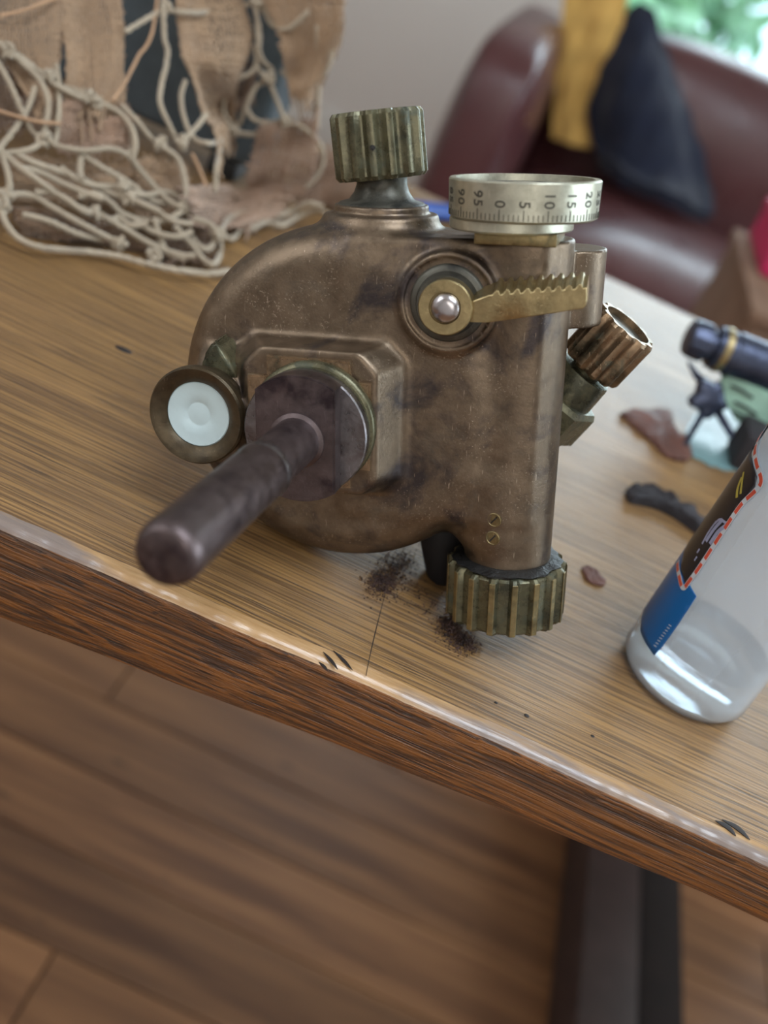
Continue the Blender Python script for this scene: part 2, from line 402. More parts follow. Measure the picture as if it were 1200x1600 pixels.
# gouges and the fine crack that runs back from the edge
def groove(name, pts, wd, mat):
    v, f = tube(spline(pts, 5), [max(.00012, wd*math.sin(PI*min(1, (i+.5)/(5*(len(pts)-1)+1))))*1.0 for i in range(5*(len(pts)-1)+1)], 6)
    v[:, 2] = TABLE + (v[:, 2]-TABLE)*.25
    return T(pyd(name, v, f, mat, tb, 60))
M['gouge'] = plain('dark_gouge', srgb(34, 26, 24), .6)
gl = lambda x, y: onz(x, y, TABLE+.0001)
groove('crack', [gl(602, 925), gl(596, 950), gl(586, 990), gl(578, 1025), gl(572, 1056)], .00022, M['gouge'])
for a, b in (((505, 1018), (528, 1046)), ((521, 1016), (551, 1047)), ((498, 1034), (512, 1048))):
    groove('gouge', [gl(*a), gl((a[0]+b[0])/2+1, (a[1]+b[1])/2), gl(*b)], .0008, M['gouge'])
for a, b in (((1118, 1282), (1150, 1306)), ((1128, 1280), (1172, 1312))):
    groove('gouge', [gl(*a), gl((a[0]+b[0])/2+3, (a[1]+b[1])/2-2), gl(*b)], .0014, M['gouge'])
for (px, py, s) in ((823, 1118, .0009), (775, 1098, .0006), (926, 1150, .0007), (193, 546, .0022)):
    p = gl(px, py); vv, ff = rings([(s, -.0002), (s*.9, .0001), (s*.4, .00022)], 9, None); vv = vv*np.array([2.0 if s > .002 else 1.2, 1, 1]) + p
    T(pyd('knot', vv, ff, M['gouge'], tb, 60))
# legs and the low dark stretcher running back under the table
for lx in (TX0+.08, TX1-.14):
    for ly in (.32, TYF-.12):
        T(frombm('leg', box_bm(lx, lx+.07, ly, ly+.07, 0, TABLE-THK(lx)-.001, .004), M['tleg'], tb))
def edge_beam(name, pa, pb, y0, y1, z0, z1, mat): 
    return T(frombm(name, box_bm(pa, pb, y0, y1, z0, z1, .004), mat, tb))

# ------------------------------------------------------------------ the brass dial sight
a_, ro, yw = math.radians(21), math.radians(1.0), math.radians(14)
U1 = math.cos(ro)*U + math.sin(ro)*R; R1 = math.cos(ro)*R - math.sin(ro)*U
Zi = math.cos(a_)*U1 - math.sin(a_)*F; A0 = math.sin(a_)*U1 + math.cos(a_)*F
Yi = math.cos(yw)*A0 + math.sin(yw)*R1; Xi = math.cos(yw)*R1 - math.sin(yw)*A0
O = CP + ray(787, 957)*.400
mi = Matrix.Identity(4)
for i in range(3):
    mi[i][0] = Xi[i]; mi[i][1] = Yi[i]; mi[i][2] = Zi[i]; mi[i][3] = O[i]
ds = empty('dial_sight', None, 'old brass artillery dial sight lying tilted on the oak table', 'instrument', mat=mi)
MM = .001
def part(name, v, f, mat, sm=35, parent=None):
    v = np.asarray(v, float)*MM
    return pyd(name, v, f, mat, parent or ds, sm)
def partbm(name, bm, mat, sm=35, parent=None):
    bmesh.ops.scale(bm, vec=(MM,)*3, verts=bm.verts); return frombm(name, bm, mat, parent or ds, sm)

# --- casting by signed distance + surface nets
def sdf_mesh(fn, lo, hi, h):
    ax = [np.arange(lo[i], hi[i]+h, h) for i in range(3)]
    X, Y, Z = np.meshgrid(*ax, indexing='ij'); D = fn(X, Y, Z).astype(np.float32)
    S = D < 0; nx, ny, nz = D.shape
    def c(a, i, j, k): return a[i:nx-1+i, j:ny-1+j, k:nz-1+k]
    cnt = sum(c(S, i, j, k).astype(np.int8) for i in (0, 1) for j in (0, 1) for k in (0, 1))
    act = (cnt > 0) & (cnt < 8); idx = -np.ones(act.shape, int); n = int(act.sum()); idx[act] = np.arange(n)
    I, J, K = np.nonzero(act); acc = np.zeros((n, 3)); num = np.zeros(n)
    cs = [(i, j, k) for i in (0, 1) for j in (0, 1) for k in (0, 1)]
    for p in cs:
        for ax_ in range(3):
            if p[ax_]: continue
            q = list(p); q[ax_] = 1
            d0 = D[I+p[0], J+p[1], K+p[2]]; d1 = D[I+q[0], J+q[1], K+q[2]]
            m_ = (d0 < 0) != (d1 < 0); t_ = np.where(m_, d0/(d0-d1+1e-12), 0)
            pt = np.stack([np.full(n, p[0], float), np.full(n, p[1], float), np.full(n, p[2], float)], 1); pt[:, ax_] += t_
            acc += pt*m_[:, None]; num += m_
    V = (np.stack([I, J, K], 1) + acc/num[:, None])*h + np.array(lo)
    for _ in range(2):
        e = .25; g_ = np.stack([fn(V[:, 0]+e, V[:, 1], V[:, 2])-fn(V[:, 0]-e, V[:, 1], V[:, 2]), fn(V[:, 0], V[:, 1]+e, V[:, 2])-fn(V[:, 0], V[:, 1]-e, V[:, 2]), fn(V[:, 0], V[:, 1], V[:, 2]+e)-fn(V[:, 0], V[:, 1], V[:, 2]-e)], 1)/(2*e)
        d_ = fn(V[:, 0], V[:, 1], V[:, 2]); V = V - np.clip(d_, -.5*h, .5*h)[:, None]*g_/(np.sum(g_*g_, 1)[:, None]+1e-9)*.9
    Fc = []
    for ax_ in range(3):
        o1, o2 = [(1, 2), (2, 0), (0, 1)][ax_]
        sl0 = [slice(None)]*3; sl1 = [slice(None)]*3; sl0[ax_] = slice(0, -1); sl1[ax_] = slice(1, None)
        A = S[tuple(sl0)]; B = S[tuple(sl1)]; ch = A != B
        ii = np.stack(np.nonzero(ch), 1); ok = (ii[:, o1] > 0) & (ii[:, o2] > 0) & (ii[:, o1] < D.shape[o1]-1) & (ii[:, o2] < D.shape[o2]-1); ii = ii[ok]
        fl_ = A[tuple(ii.T)]
        def g2(d1, d2):
            q = ii.copy(); q[:, o1] -= d1; q[:, o2] -= d2; return idx[tuple(q.T)]
        quad = np.stack([g2(1, 1), g2(0, 1), g2(0, 0), g2(1, 0)], 1)
        quad[~fl_] = quad[~fl_][:, ::-1]; Fc.append(quad)
    return V, np.vstack(Fc)
def smin(a, b, k):
    h_ = np.clip(.5+.5*(b-a)/k, 0, 1); return b*(1-h_)+a*h_ - k*h_*(1-h_)
def smax(a, b, k): return -smin(-a, -b, k)
def cyl(X, Y, Z, ax, c, r, lo, hi, rd):
    if ax == 'y': q = np.sqrt((X-c[0])**2+(Z-c[1])**2); t = Y
    else: q = np.sqrt((X-c[0])**2+(Y-c[1])**2); t = Z
    d1 = q-(r-rd); d2 = np.abs(t-(lo+hi)/2)-((hi-lo)/2-rd)
    return np.minimum(np.maximum(d1, d2), 0)+np.sqrt(np.maximum(d1, 0)**2+np.maximum(d2, 0)**2)-rd
def bx(X, Y, Z, lo, hi, rd):
    d = [np.abs(c-(l+h_)/2)-((h_-l)/2-rd) for c, l, h_ in zip((X, Y, Z), lo, hi)]
    return np.minimum(np.maximum(np.maximum(d[0], d[1]), d[2]), 0)+np.sqrt(sum(np.maximum(q, 0)**2 for q in d))-rd
def body(X, Y, Z):
    drum = cyl(X, Y, Z, 'y', (-61.5, 80.3), 60.6, -16.5, 15, 13)
    box1 = bx(X, Y, Z, (-60, -14.5, 40), (9, 22, 138.5), 3)
    v = cyl(X, Y, Z, 'z', (0, 0), 15.8, 23, 138.5, 1.0)
    d = smin(drum, box1, 5); d = smin(d, v, 3)
    # foot of the column swelling into the drum
    fo = cyl(X, Y, Z, 'z', (-7, 2), 15, 31, 60, 4); d = smin(d, fo, 8)
    # lever seat boss
    d = smin(d, cyl(X, Y, Z, 'y', (-22.5, 118.3), 16.6, -18.5, 0, 1.2), 3.0)
    d = np.maximum(d, -cyl(X, Y, Z, 'y', (-22.5, 118.3), 14.8, -30, -18.0, .3))
    # square pad with clipped corners for the shaft
    g_ = np.clip((Y+29)*.60, 0, 8)
    pad = smax(smax(np.abs(X+67)-(23.5+g_), np.abs(Z-77)-(25+g_*.2), 1.5), -(Y+29), 1.2)
    u_ = np.abs(X+67)+np.abs(Z-76.5); pad = smax(pad, (u_-42.5-1.2*g_)/1.41, 1.5)
    d = smin(d, pad, 3.0)
    # lens housing on the left
    d = smin(d, cyl(X, Y, Z, 'y', (-105.5, 77.5), 14.2, -31, 12, 1.0), 4)
    d = smin(d, bx(X, Y, Z, (-112, -22, 76), (-91, 4, 97), 5), 5)
    # two blocks added behind the round housing to shade the table below
    d = smin(d, bx(X, Y, Z, (-96, 0, 46), (-12, 40, 116), 9), 4)
    d = smin(d, bx(X, Y, Z, (-46, 0, 29), (8, 40, 80), 6), 4)
    # neck seat on top
    d = smin(d, cyl(X, Y, Z, 'z', (-52.4, 9), 20, 120, 143.5, 1.2), 5)
    d = smin(d, cyl(X, Y, Z, 'z', (-52.4, 9), 16.5, 120, 146.5, .8), 1.2)
    # rear right socket
    d = smin(d, cyl(X, Y, Z, 'z', (13, 17), 12.6, 108, 134, .6), 1.5)
    d = np.maximum(d, -cyl(X, Y, Z, 'z', (13.5, 17), 10.3, 100, 124, .3))
    return d
V_, F_ = sdf_mesh(body, (-128, -31, 12), (32, 44, 152), .9)
bo = part('housing', V_, F_, M['bronze'], 180)

def fl_rf(nf, depth, sharp=1.0, phase=0):
    def fn(t_, r_, k_):
        s_ = math.cos(nf*t_+phase)       # ridge at +1
        return r_ - depth*max(0.0, min(1.0, (.5-.5*s_*sharp)))
    return fn
def knob(name, M4, R_, Hh, nf, depth, mat, hollow=None, kind='scallop', n=None):
    n = n or nf*12
    def rf(t_, r_, k_):
        ph = (nf*t_/(2*PI)) % 1.0; d_ = abs(ph-.5)*2      # 0 in ridge centre, 1 in groove centre
        if kind == 'scallop': g_ = 0 if d_ < .30 else math.sin((d_-.30)/.70*PI/2)
        elif kind == 'rib': g_ = 0 if d_ < .26 else min(1, (d_-.26)/.16)
        return r_ - depth*g_ * (1 if r_ > R_*.8 else 0)
    pr = [(R_*.55, 0), (R_*.93, 0), (R_, .06*Hh), (R_, .3*Hh), (R_, .7*Hh), (R_, .94*Hh), (R_*.94, Hh)]
    if hollow: pr += [(hollow, Hh), (hollow*.98, Hh-4), (hollow*.3, Hh-4)]
    else: pr += [(R_*.6, Hh+.2), (R_*.2, Hh+.3)]
    v, f = rings(pr, n, M4, rf=rf)
    return part(name, v, f, mat, 28)
# bottom knob, gasket of grease
knob('bottom_knob', frame_to((0, 0, 0), (0, 0, 1)), 22, 22.5, 17, 1.9, M['olive'], kind='rib')
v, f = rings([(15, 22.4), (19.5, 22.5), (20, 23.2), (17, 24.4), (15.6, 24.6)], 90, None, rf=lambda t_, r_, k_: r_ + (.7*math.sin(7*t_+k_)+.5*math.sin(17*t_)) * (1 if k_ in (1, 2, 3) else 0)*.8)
part('gasket', v, f, M['grime'], 50)
# bright worn ridges of the bottom knob
for k in range(17):
    a = 2*PI*(k+.5)/17
    bm = box_bm(-1.15, 1.15, -.3, .12, 1.0, 21.4, .25, 1)
    bmesh.ops.transform(bm, matrix=Matrix.Rotation(a+PI/2, 4, 'Z') @ Matrix.Translation((0, -22.0, 0)), verts=bm.verts)
    partbm('rib', bm, M['brass'], 35)
# top knob on its dark neck, leaning left
tk = (-52.4, 9, 155.0); ax = (-.115, 0, .993)
v, f = rings([(15.5, 146.3), (14.6, 147.2), (11.5, 148.0), (9.6, 150.5), (8.8, 153), (8.6, 156.5), (8.3, 157)], 72, frame_to((-52.4, 9, 0), (0, 0, 1)))
part('neck', v, f, M['darkneck'], 45)
knob('top_knob', frame_to(tk, ax), 16.0, 22.0, 15, 2.2, M['olive'])
pin = rings([(0.9, 0), (.9, .5), (.6, .55)], 12, frame_to((-51.7, -6.6, 165.5), (0, -1, 0))); part('pin', *pin, M['grime'], 40)

# --- engraved micrometer dial
DC = np.array([-1.2, -6.0]); DR = 24.0; DZ0, DZ1 = 145.2, 157.6
v, f = rings([(18, DZ0), (DR-1.2, DZ0), (DR, DZ0+.8), (DR+.1, DZ0+4), (DR+.4, DZ1-.5), (DR, DZ1), (DR-1.8, DZ1), (DR-2.1, DZ1-5), (6, DZ1-5.2), (6, DZ1-1.6), (4.2, DZ1-1.3)], 160, frame_to((DC[0], DC[1], 0), (0, 0, 1)))
dial = part('dial', v, f, M['silver'], 30)
v, f = rings([(21.4, DZ1-4.9), (21.4, DZ1-2.2), (6.5, DZ1-2.0)], 80, frame_to((DC[0], DC[1], 0), (0, 0, 1))); part('recess_dark', v, f, M['grime'], 30, dial)  # black disc put in to darken the dial recess
bm = box_bm(-19, 19, -2, 2, DZ1-5.1, DZ1-2.4, .4, 1); bmesh.ops.translate(bm, vec=(DC[0], DC[1], 0), verts=bm.verts); partbm('cross_bar', bm, M['darkneck'], 35, dial)
def on_dial(ang, z, off):   # ang 0 faces the viewer, grows to the right
    r_ = DR + .1 + .3*(z-DZ0-4)/(DZ1-DZ0-4.5)*(z > DZ0+4) + off
    return (DC[0]+r_*math.sin(ang), DC[1]-r_*math.cos(ang), z)
A0d = math.radians(-10.5)
tv = []; tf = []
for k in range(100):
    a = A0d + 2*PI*k/100; hgt = 3.3 if k % 5 == 0 else 1.9; wd = .011 if k % 5 == 0 else .009
    b = len(tv)
    for zz in (DZ0+1.0, DZ0+1.0+hgt):
        for s_ in (-wd/2, wd/2):
            for off in (-.1, .09): tv.append(on_dial(a+s_, zz, off))
    for q in ((0, 1, 3, 2), (4, 6, 7, 5), (0, 4, 5, 1), (2, 3, 7, 6), (1, 5, 7, 3), (0, 2, 6, 4)): tf.append(tuple(b+i for i in q))
stuff(part('graduations', tv, tf, M['engrave'], None, dial))
dg = bpy.context.evaluated_depsgraph_get
for k in range(20):
    cu = bpy.data.curves.new('n', 'FONT'); cu.body = str(k*5); cu.size = 4.7; cu.align_x = 'RIGHT'; cu.align_y = 'CENTER'; cu.extrude = .1; cu.offset = .06; cu.resolution_u = 3; cu.space_character = 1.12
    to = bpy.data.objects.new('n', cu); COL.objects.link(to); bpy.context.view_layer.update()
    me = bpy.data.meshes.new_from_object(to.evaluated_get(dg())); bpy.data.objects.remove(to)
    a = A0d + 2*PI*k/20; vs = np.array([vv.co[:] for vv in me.vertices])
    zend = DZ0 + 4.7
    nv = [on_dial(a + y_/DR, zend - x_, z_) for x_, y_, z_ in vs]
    nf = [tuple(p.vertices) for p in me.polygons]; bpy.data.meshes.remove(me)
    part('numeral', nv, nf, M['engrave'], None, dial)
# collar and block below the dial
v, f = rings([(15, 141.6), (19.6, 141.6), (20.2, 142.2), (20.2, 145.0), (19.6, 145.4)], 36, frame_to((-4.8, -6, 0), (0, 0, 1)) @ np.array(Matrix.Rotation(.35, 4, 'Z'))); part('dial_collar', v, f, M['silver'], 25)
bm = box_bm(-14.6, 11.6, -20, 8, 137.8, 141.8, .5, 2); partbm('dial_block', bm, M['brass'])

# --- lever
LC = (-21.6, 118.4)
def ly(v): return v
v, f = rings([(13.0, 17.4), (12.6, 18.7), (12.0, 19.2), (10.6, 19.6), (10.2, 20.6), (9.8, 21.6), (9.6, 22.5)], 90, frame_to((-22.5, 0, 118.3), (0, -1, 0))); part('lever_seat', v, f, M['darkneck'], 50)
v, f = rings([(8.9, 22), (8.9, 27.5), (8.5, 28), (5.2, 28), (5.0, 27.4)], 80, frame_to((LC[0], 0, LC[1]), (0, -1, 0))); part('lever_hub', v, f, M['lever'], 30)
v, f = rings([(4.9, 27), (4.8, 28.1), (4.2, 29.0), (3.0, 29.7), (1.5, 30.0)], 48, frame_to((LC[0]+.2, 0, LC[1]), (0, -1, 0))); part('rivet', v, f, M['rivet'], 60)
# arm: plan slab with a saw-toothed upper edge
ang = math.atan2(5.6, 42); ca, sa = math.cos(ang), math.sin(ang)
up = []; NT_ = 9
L0, L1 = 12, 44.5
up.append((4.5, 1.6)); up.append((8.0, 2.0)); up.append((14.5, 3.9))
for k in range(NT_):
    xx = 15.5 + k*(L1-15.5)/NT_
    up.append((xx+.2, 4.0)); up.append((xx+1.5, 5.3)); up.append((xx+2.3, 5.1)); up.append((xx+2.7, 3.9))
low = [(L1+.5, 1.0), (L1, -1.4), (L1-1, -2.2), (30, -3.4), (22, -4.0), (14, -4.6), (7, -4.2), (4.5, -3.4)]
for k in range(NT_*1):
    pass
out = up + [(L1+.6, 4.2)] + low
yf = lambda x_: -26.0 - 1.6*min(1, max(0, (x_-6)/6)) - .03*x_
v = []; 
for s_ in (0, 1):
    for (x_, z_) in out:
        y_ = yf(x_) + (10.5 if s_ else 0)
        if s_ and z_ > 0: z_ += 2.6
        v.append((LC[0] + x_*ca - z_*sa, y_, LC[1] - 1.0 + x_*sa + z_*ca))
n_ = len(out); bm = bmesh.new(); bv = [bm.verts.new(p) for p in v]
for i in range(n_): bm.faces.new((bv[i], bv[(i+1) % n_], bv[n_+(i+1) % n_], bv[n_+i]))
bm.faces.new(bv[:n_]); bm.faces.new(bv[n_:][::-1])
bmesh.ops.recalc_face_normals(bm, faces=bm.faces)
bmesh.ops.bevel(bm, geom=[e for e in bm.edges if abs(e.verts[0].co.y-e.verts[1].co.y) < 1.5], offset=.28, segments=1, affect='EDGES')
bmesh.ops.triangulate(bm, faces=bm.faces); partbm('lever_arm', bm, M['lever'], 30)

# --- shaft group
SXc, SZc = -65.2, 76.0
def sq_plate(x0, x1, z0, z1, y0, y1, bev, mat, name):
    bm = box_bm(x0, x1, y1, y0, z0, z1)
    es = [e for e in bm.edges if abs(e.verts[0].co.y-e.verts[1].co.y) > .5]
    bmesh.ops.bevel(bm, geom=es, offset=bev, segments=4, affect='EDGES')
    bmesh.ops.bevel(bm, geom=[e for e in bm.edges if abs(e.verts[0].co.y-y1) < .01 and abs(e.verts[1].co.y-y1) < .01], offset=.7, segments=2, affect='EDGES')
    return partbm(name, bm, mat, 30)
sq_plate(-88.5, -45.0, 55.0, 99.5, -28, -31.2, 7, M['copper'], 'mounting_plate')
FY = lambda c_: frame_to((SXc, 0, SZc) if c_ is None else c_, (0, -1, 0))
v, f = rings([(21.6, 30.6), (22.0, 31.4), (22.0, 33.5), (21.4, 34.4), (20.5, 34.8), (20.4, 36)], 120, frame_to((SXc+.6, 0, SZc+1.2), (0, -1, 0))); part('flange', v, f, M['olive'], 35)
v, f = rings([(21.0, 35.4), (21.4, 36), (21.4, 39.4), (21.0, 40), (12, 40.05)], 120, FY(None)); part('steel_disc', v, f, M['steel2'], 30)
# raised band between the two flats
pts = []
xl, xr = -14.6, 12.6
for k in range(25):
    a = PI - math.acos(max(-1, min(1, -xl/21.5))) ; break
def arc(x_from, x_to, sgn, m_=20): return [(x_, sgn*math.sqrt(max(0, 21.5**2-x_**2))) for x_ in np.linspace(x_from, x_to, m_)]
outl = arc(xl, xr, 1) + arc(xr, xl, -1)
bm = bmesh.new(); fr = [bm.verts.new((SXc+x_, -47, SZc+z_)) for x_, z_ in outl]; bk = [bm.verts.new((SXc+x_, -39, SZc+z_)) for x_, z_ in outl]
n_ = len(outl)
for i in range(n_): bm.faces.new((fr[i], fr[(i+1) % n_], bk[(i+1) % n_], bk[i]))
ff_ = bm.faces.new(fr); bm.faces.new(bk[::-1]); bmesh.ops.recalc_face_normals(bm, faces=bm.faces)
bmesh.ops.bevel(bm, geom=[e for e in bm.edges if e.verts[0].co.y < -44 and e.verts[1].co.y < -44], offset=.6, segments=2, affect='EDGES')
partbm('locking_band', bm, M['steel'], 30)
v, f = rings([(9.6, 46), (9.4, 47.8), (8.1, 48.6), (8.0, 77), (8.3, 77.4), (9.0, 78.2), (9.0, 142), (8.8, 143.6), (8.0, 145.6), (7.2, 146.4), (6.4, 146.7), (2, 146.7)], 80, FY((SXc-.3, 0, SZc-.2))); part('shaft', v, f, M['steel'], 35)
v, f = rings([(8.4, 77.4), (9.15, 78.4), (9.2, 80.4), (9.0, 81.4)], 80, FY((SXc-.3, 0, SZc-.2)), False, False); part('shaft_ring', v, f, M['steel2'], 50)

# --- lens cup at the left
LCX, LCZ = -106, 77.5
v, f = rings([(14.6, 24), (15.6, 26), (15.8, 30), (16.6, 31), (17.3, 32.5), (17.3, 35.5), (16.7, 36.4), (15.2, 36.2), (12.6, 34.6), (11.6, 33.6), (11.5, 31)], 100, FY((LCX, 0, LCZ)), cap1=False); part('lens_cup', v, f, M['cup'], 32)
v, f = rings([(11.6, 31), (11.6, 33.2), (11.2, 33.6), (8, 33.2), (4.8, 33.0), (4.4, 32.7), (3.8, 32.7), (2, 32.9)], 80, FY((LCX, 0, LCZ))); part('white_disc', v, f, M['white'], 40)
# gabled lug above the cup
bm = bmesh.new()
pts = [(-7.5, 0), (-6, 7.5), (-1.5, 13.5), (1.0, 13.5), (6.5, 6.5), (8, 0)]
fr = [bm.verts.new((-102+x_*.85, -26, 88+z_)) for x_, z_ in pts]; bk = [bm.verts.new((-100+x_*1.4, -4, 86+z_*1.35)) for x_, z_ in pts]
n_ = len(pts)
for i in range(n_): bm.faces.new((fr[i], fr[(i+1) % n_], bk[(i+1) % n_], bk[i]))
bm.faces.new(fr); bm.faces.new(bk[::-1]); bmesh.ops.recalc_face_normals(bm, faces=bm.faces)
bmesh.ops.bevel(bm, geom=bm.edges[:], offset=1.6, segments=3, affect='EDGES'); partbm('cup_lug', bm, M['olive'], 50)

M['shadow_black'] = plain('painted_shadow_black', srgb(26, 24, 26), .7, 0, .2, 300)
v, f = rings([(4.5, 1.0), (6.0, 2.0), (8.2, 12), (10.5, 24), (11.5, 34)], 48, frame_to((-27.5, 19, 0), (0, 0, 1))); part('shadow_cone', v, f, M['shadow_black'], 50)  # black cone added for the deep shadow behind the bottom knob
# --- two small screws on the column
for (sx_, sz_) in ((-3.2, 43.5), (-3.4, 36.5)):
    nrm = np.array([sx_, -math.sqrt(15.8**2-sx_**2), 0]); nrm /= np.linalg.norm(nrm)
    q_ = 22.0
    while body(np.array([nrm[0]*q_]), np.array([nrm[1]*q_]), np.array([sz_]))[0] > 0: q_ -= .05
    p = nrm*(q_-.02) + np.array([0, 0, sz_])
    v, f = rings([(2.6, -.6), (2.6, .25), (2.3, .4), (2.1, .2), (1.0, .25)], 32, frame_to(p, nrm)); s1 = part('screw', v, f, M['brass'], 40)
    bm = box_bm(-1.7, 1.7, -.25, .25, .1, .32); bmesh.ops.transform(bm, matrix=Matrix(frame_to(p, nrm).tolist()) @ Matrix.Rotation(.9, 4, 'Z'), verts=bm.verts); partbm('slot', bm, M['grime'], 30, s1)

# --- fluted knob, collar and nut at the right rear
ax = np.array([.60, -.06, .795]); ax /= np.linalg.norm(ax)
kb = np.array([22.5, 30, 90.0])
knob('side_knob', frame_to(kb, ax), 12.6, 20.5, 11, 1.7, M['copper'], hollow=9.6)
v, f = rings([(9.5, 17.6), (9.3, 18.2), (4, 18.3)], 48, frame_to(kb, ax)); part('knob_face', v, f, M['darkneck'], 40)
v, f = rings([(11.5, -13.5), (11.0, -3.2), (10.6, -2.2), (9.0, -2.1), (6, -2.3), (6, 1)], 64, frame_to(kb, ax)); part('side_collar', v, f, M['olive'], 35)
v, f = rings([(13.5, -30), (15.6, -28.5), (15.6, -15.5), (14.2, -13.5), (10, -13)], 6, frame_to(kb, ax)); part('side_nut', v, f, M['olive'], 25)
v, f = rings([(12, -42), (12.5, -29)], 40, frame_to(kb, ax)); part('side_tube', v, f, M['darkneck'], 35)


# ------------------------------------------------------------------ low beam of the table frame
M['beam_shade'] = plain('beam_shade_black', srgb(30, 20, 17), .9, 0, .2, 90)
T(frombm('stretcher', box_bm(.400, .470, .42, TYF-.02+.35, 0.0, .080, .004), M['tleg'], tb))
T(frombm('stretcher', box_bm(.474, .53, .42, TYF-.02+.35, 0.0, .070, .004), M['beam_shade'], tb))  # second beam added; its black paints the shade beside the stretcher

# ------------------------------------------------------------------ patches: rows of (px, py, distance) control points, smoothed into a thick sheet
def grid_pts(rows, nu, nv, zf=None):
    G = []
    for r_ in rows: G.append([ony(*p) if len(p) == 3 else np.array(p[:3]) for p in r_])
    G = np.array(G)
    A = np.array([spline(r_, 12) for r_ in G])               # rows smoothed
    B = np.array([spline(A[:, i], 12) for i in range(A.shape[1])])   # columns
    iu = np.linspace(0, B.shape[0]-1, nu).round().astype(int); iv = np.linspace(0, B.shape[1]-1, nv).round().astype(int)
    return B, B[iu][:, iv]
def sheet(name, rows, mat, parent=None, nu=40, nv=40, th_=.004, rumple=0, fr=30):
    _, Q = grid_pts(rows, nu, nv)
    du = np.gradient(Q, axis=0); dv = np.gradient(Q, axis=1); N = np.cross(du, dv); N /= np.linalg.norm(N, axis=2)[:, :, None]+1e-12
    if rumple:
        s_ = np.sin(Q[..., 0]*fr*1.7+Q[..., 2]*fr)+.6*np.sin(Q[..., 2]*fr*2.3-Q[..., 0]*fr+1)+.5*np.sin(Q[..., 0]*fr*4+2)
        Q = Q + N*(s_*rumple)[..., None]
    a = Q.reshape(-1, 3); b = (Q+N*th_).reshape(-1, 3); k = len(a); nu, nv = Q.shape[:2]
    f = []
    for i in range(nu-1):
        for j in range(nv-1):
            q = (i*nv+j, i*nv+j+1, (i+1)*nv+j+1, (i+1)*nv+j); f.append(q); f.append(tuple(k+x for x in q[::-1]))
    bd = [i*nv for i in range(nu)] + [(nu-1)*nv+j for j in range(1, nv)] + [i*nv+nv-1 for i in range(nu-2, -1, -1)] + [j for j in range(nv-2, 0, -1)]
    for i in range(len(bd)): p, q = bd[i], bd[(i+1) % len(bd)]; f.append((p, q, k+q, k+p))
    return pyd(name, np.vstack([a, b]), f, mat, parent, 60)

# ------------------------------------------------------------------ slate case and the scrim net draped over it
YB = .66
M['case'] = plain('slate_painted_metal', srgb(84, 94, 100), .5, .1, .1, 200)
cs = empty('storage_case', (-.44, .68, TABLE), 'slate grey metal case on the table under the scrim net', 'case')
def CL(o, e): o.location = (o.location[0]-e.location[0], o.location[1]-e.location[1], o.location[2]-e.location[2]); return o
CL(frombm('case_body', box_bm(-.75, -.168, YB, .705, TABLE+.014, TABLE+.29, .006, 3), M['case'], cs), cs)
CL(frombm('lid', box_bm(-.753, -.165, YB-.003, .708, TABLE+.291, TABLE+.325, .006, 3), M['case'], cs), cs)
for fx in (-.73, -.20):
    for fy in (YB+.014, .69): CL(frombm('foot', box_bm(fx, fx+.02, fy-.01, fy+.01, TABLE, TABLE+.014, .002), M['grime'], cs), cs)

def hess(name, base):
    n = NT(name); v = n.mapping()
    n.set(color=n.mix(n.noise(v, 60, 4), tuple(b*.62 for b in base), tuple(min(1, b*1.2) for b in base)), rough=.9, sheen=.3)
    n.bump(n.noise(v, 900, 3), .5, .0006); return n.m
M['cord'] = hess('net_cord', srgb(168, 152, 130)); M['cord2'] = hess('tan_thread', srgb(176, 138, 104))
M['hes'] = hess('hessian', srgb(166, 136, 106)); M['hes2'] = hess('dark_hessian', srgb(122, 94, 70)); M['hes3'] = hess('pinkish_hessian', srgb(164, 132, 108))
net = empty('scrim_net', (-.25, .5, TABLE), 'knotted pale cord camouflage net with frayed hessian strips, heaped over the slate case', 'net')
# drape surface: a slope rising from the heap's front line on the table to the case front
A_ = onz(0, 372, TABLE+.002); B_ = onz(360, 424, TABLE+.002); dirA = B_-A_; dirA /= np.linalg.norm(dirA)
back = np.cross([0, 0, 1.], dirA); back /= np.linalg.norm(back); sl = math.radians(42)
nS = np.cross(dirA, math.cos(sl)*back + math.sin(sl)*np.array([0, 0, 1.])); nS /= np.linalg.norm(nS)
def drape(px, py, off=0.0):
    r = ray(px, py); t1 = ((A_-CP)@nS)/(r@nS); t2 = (YB-.010)/r[1]; t3 = (TABLE+.0025-H)/r[2] if r[2] < 0 else 9
    t = min(t1, t2)
    if px > 340: t = min(t2, t3)
    if t3 < t or t1 < 0: t = min(t3, t2)
    p = CP + r*t; p = p - r/np.linalg.norm(r)*off
    p[2] = max(p[2], TABLE+.0018)
    return p
def cord(pts, r=.0013, off=.004, mat='cord', lob=.22):
    pts = [(x, y-120) if y <= -10 and x > 0 else (x, y) for x, y in pts]; n_ = len(pts)
    P3 = [drape(x, y, off + .003*math.sin(i*1.3+len(cords)*2.1)) for i, (x, y) in enumerate(pts)]
    sp = spline(P3, 10); sp[:, 2] = np.maximum(sp[:, 2], TABLE+.0012)
    v, f = tube(sp, r, 9, twist=900, lob=lob); o = pyd('cord', v, f, M[mat], net, 50); CL(o, net); cords.append(o); return sp
cords = []; ends = []
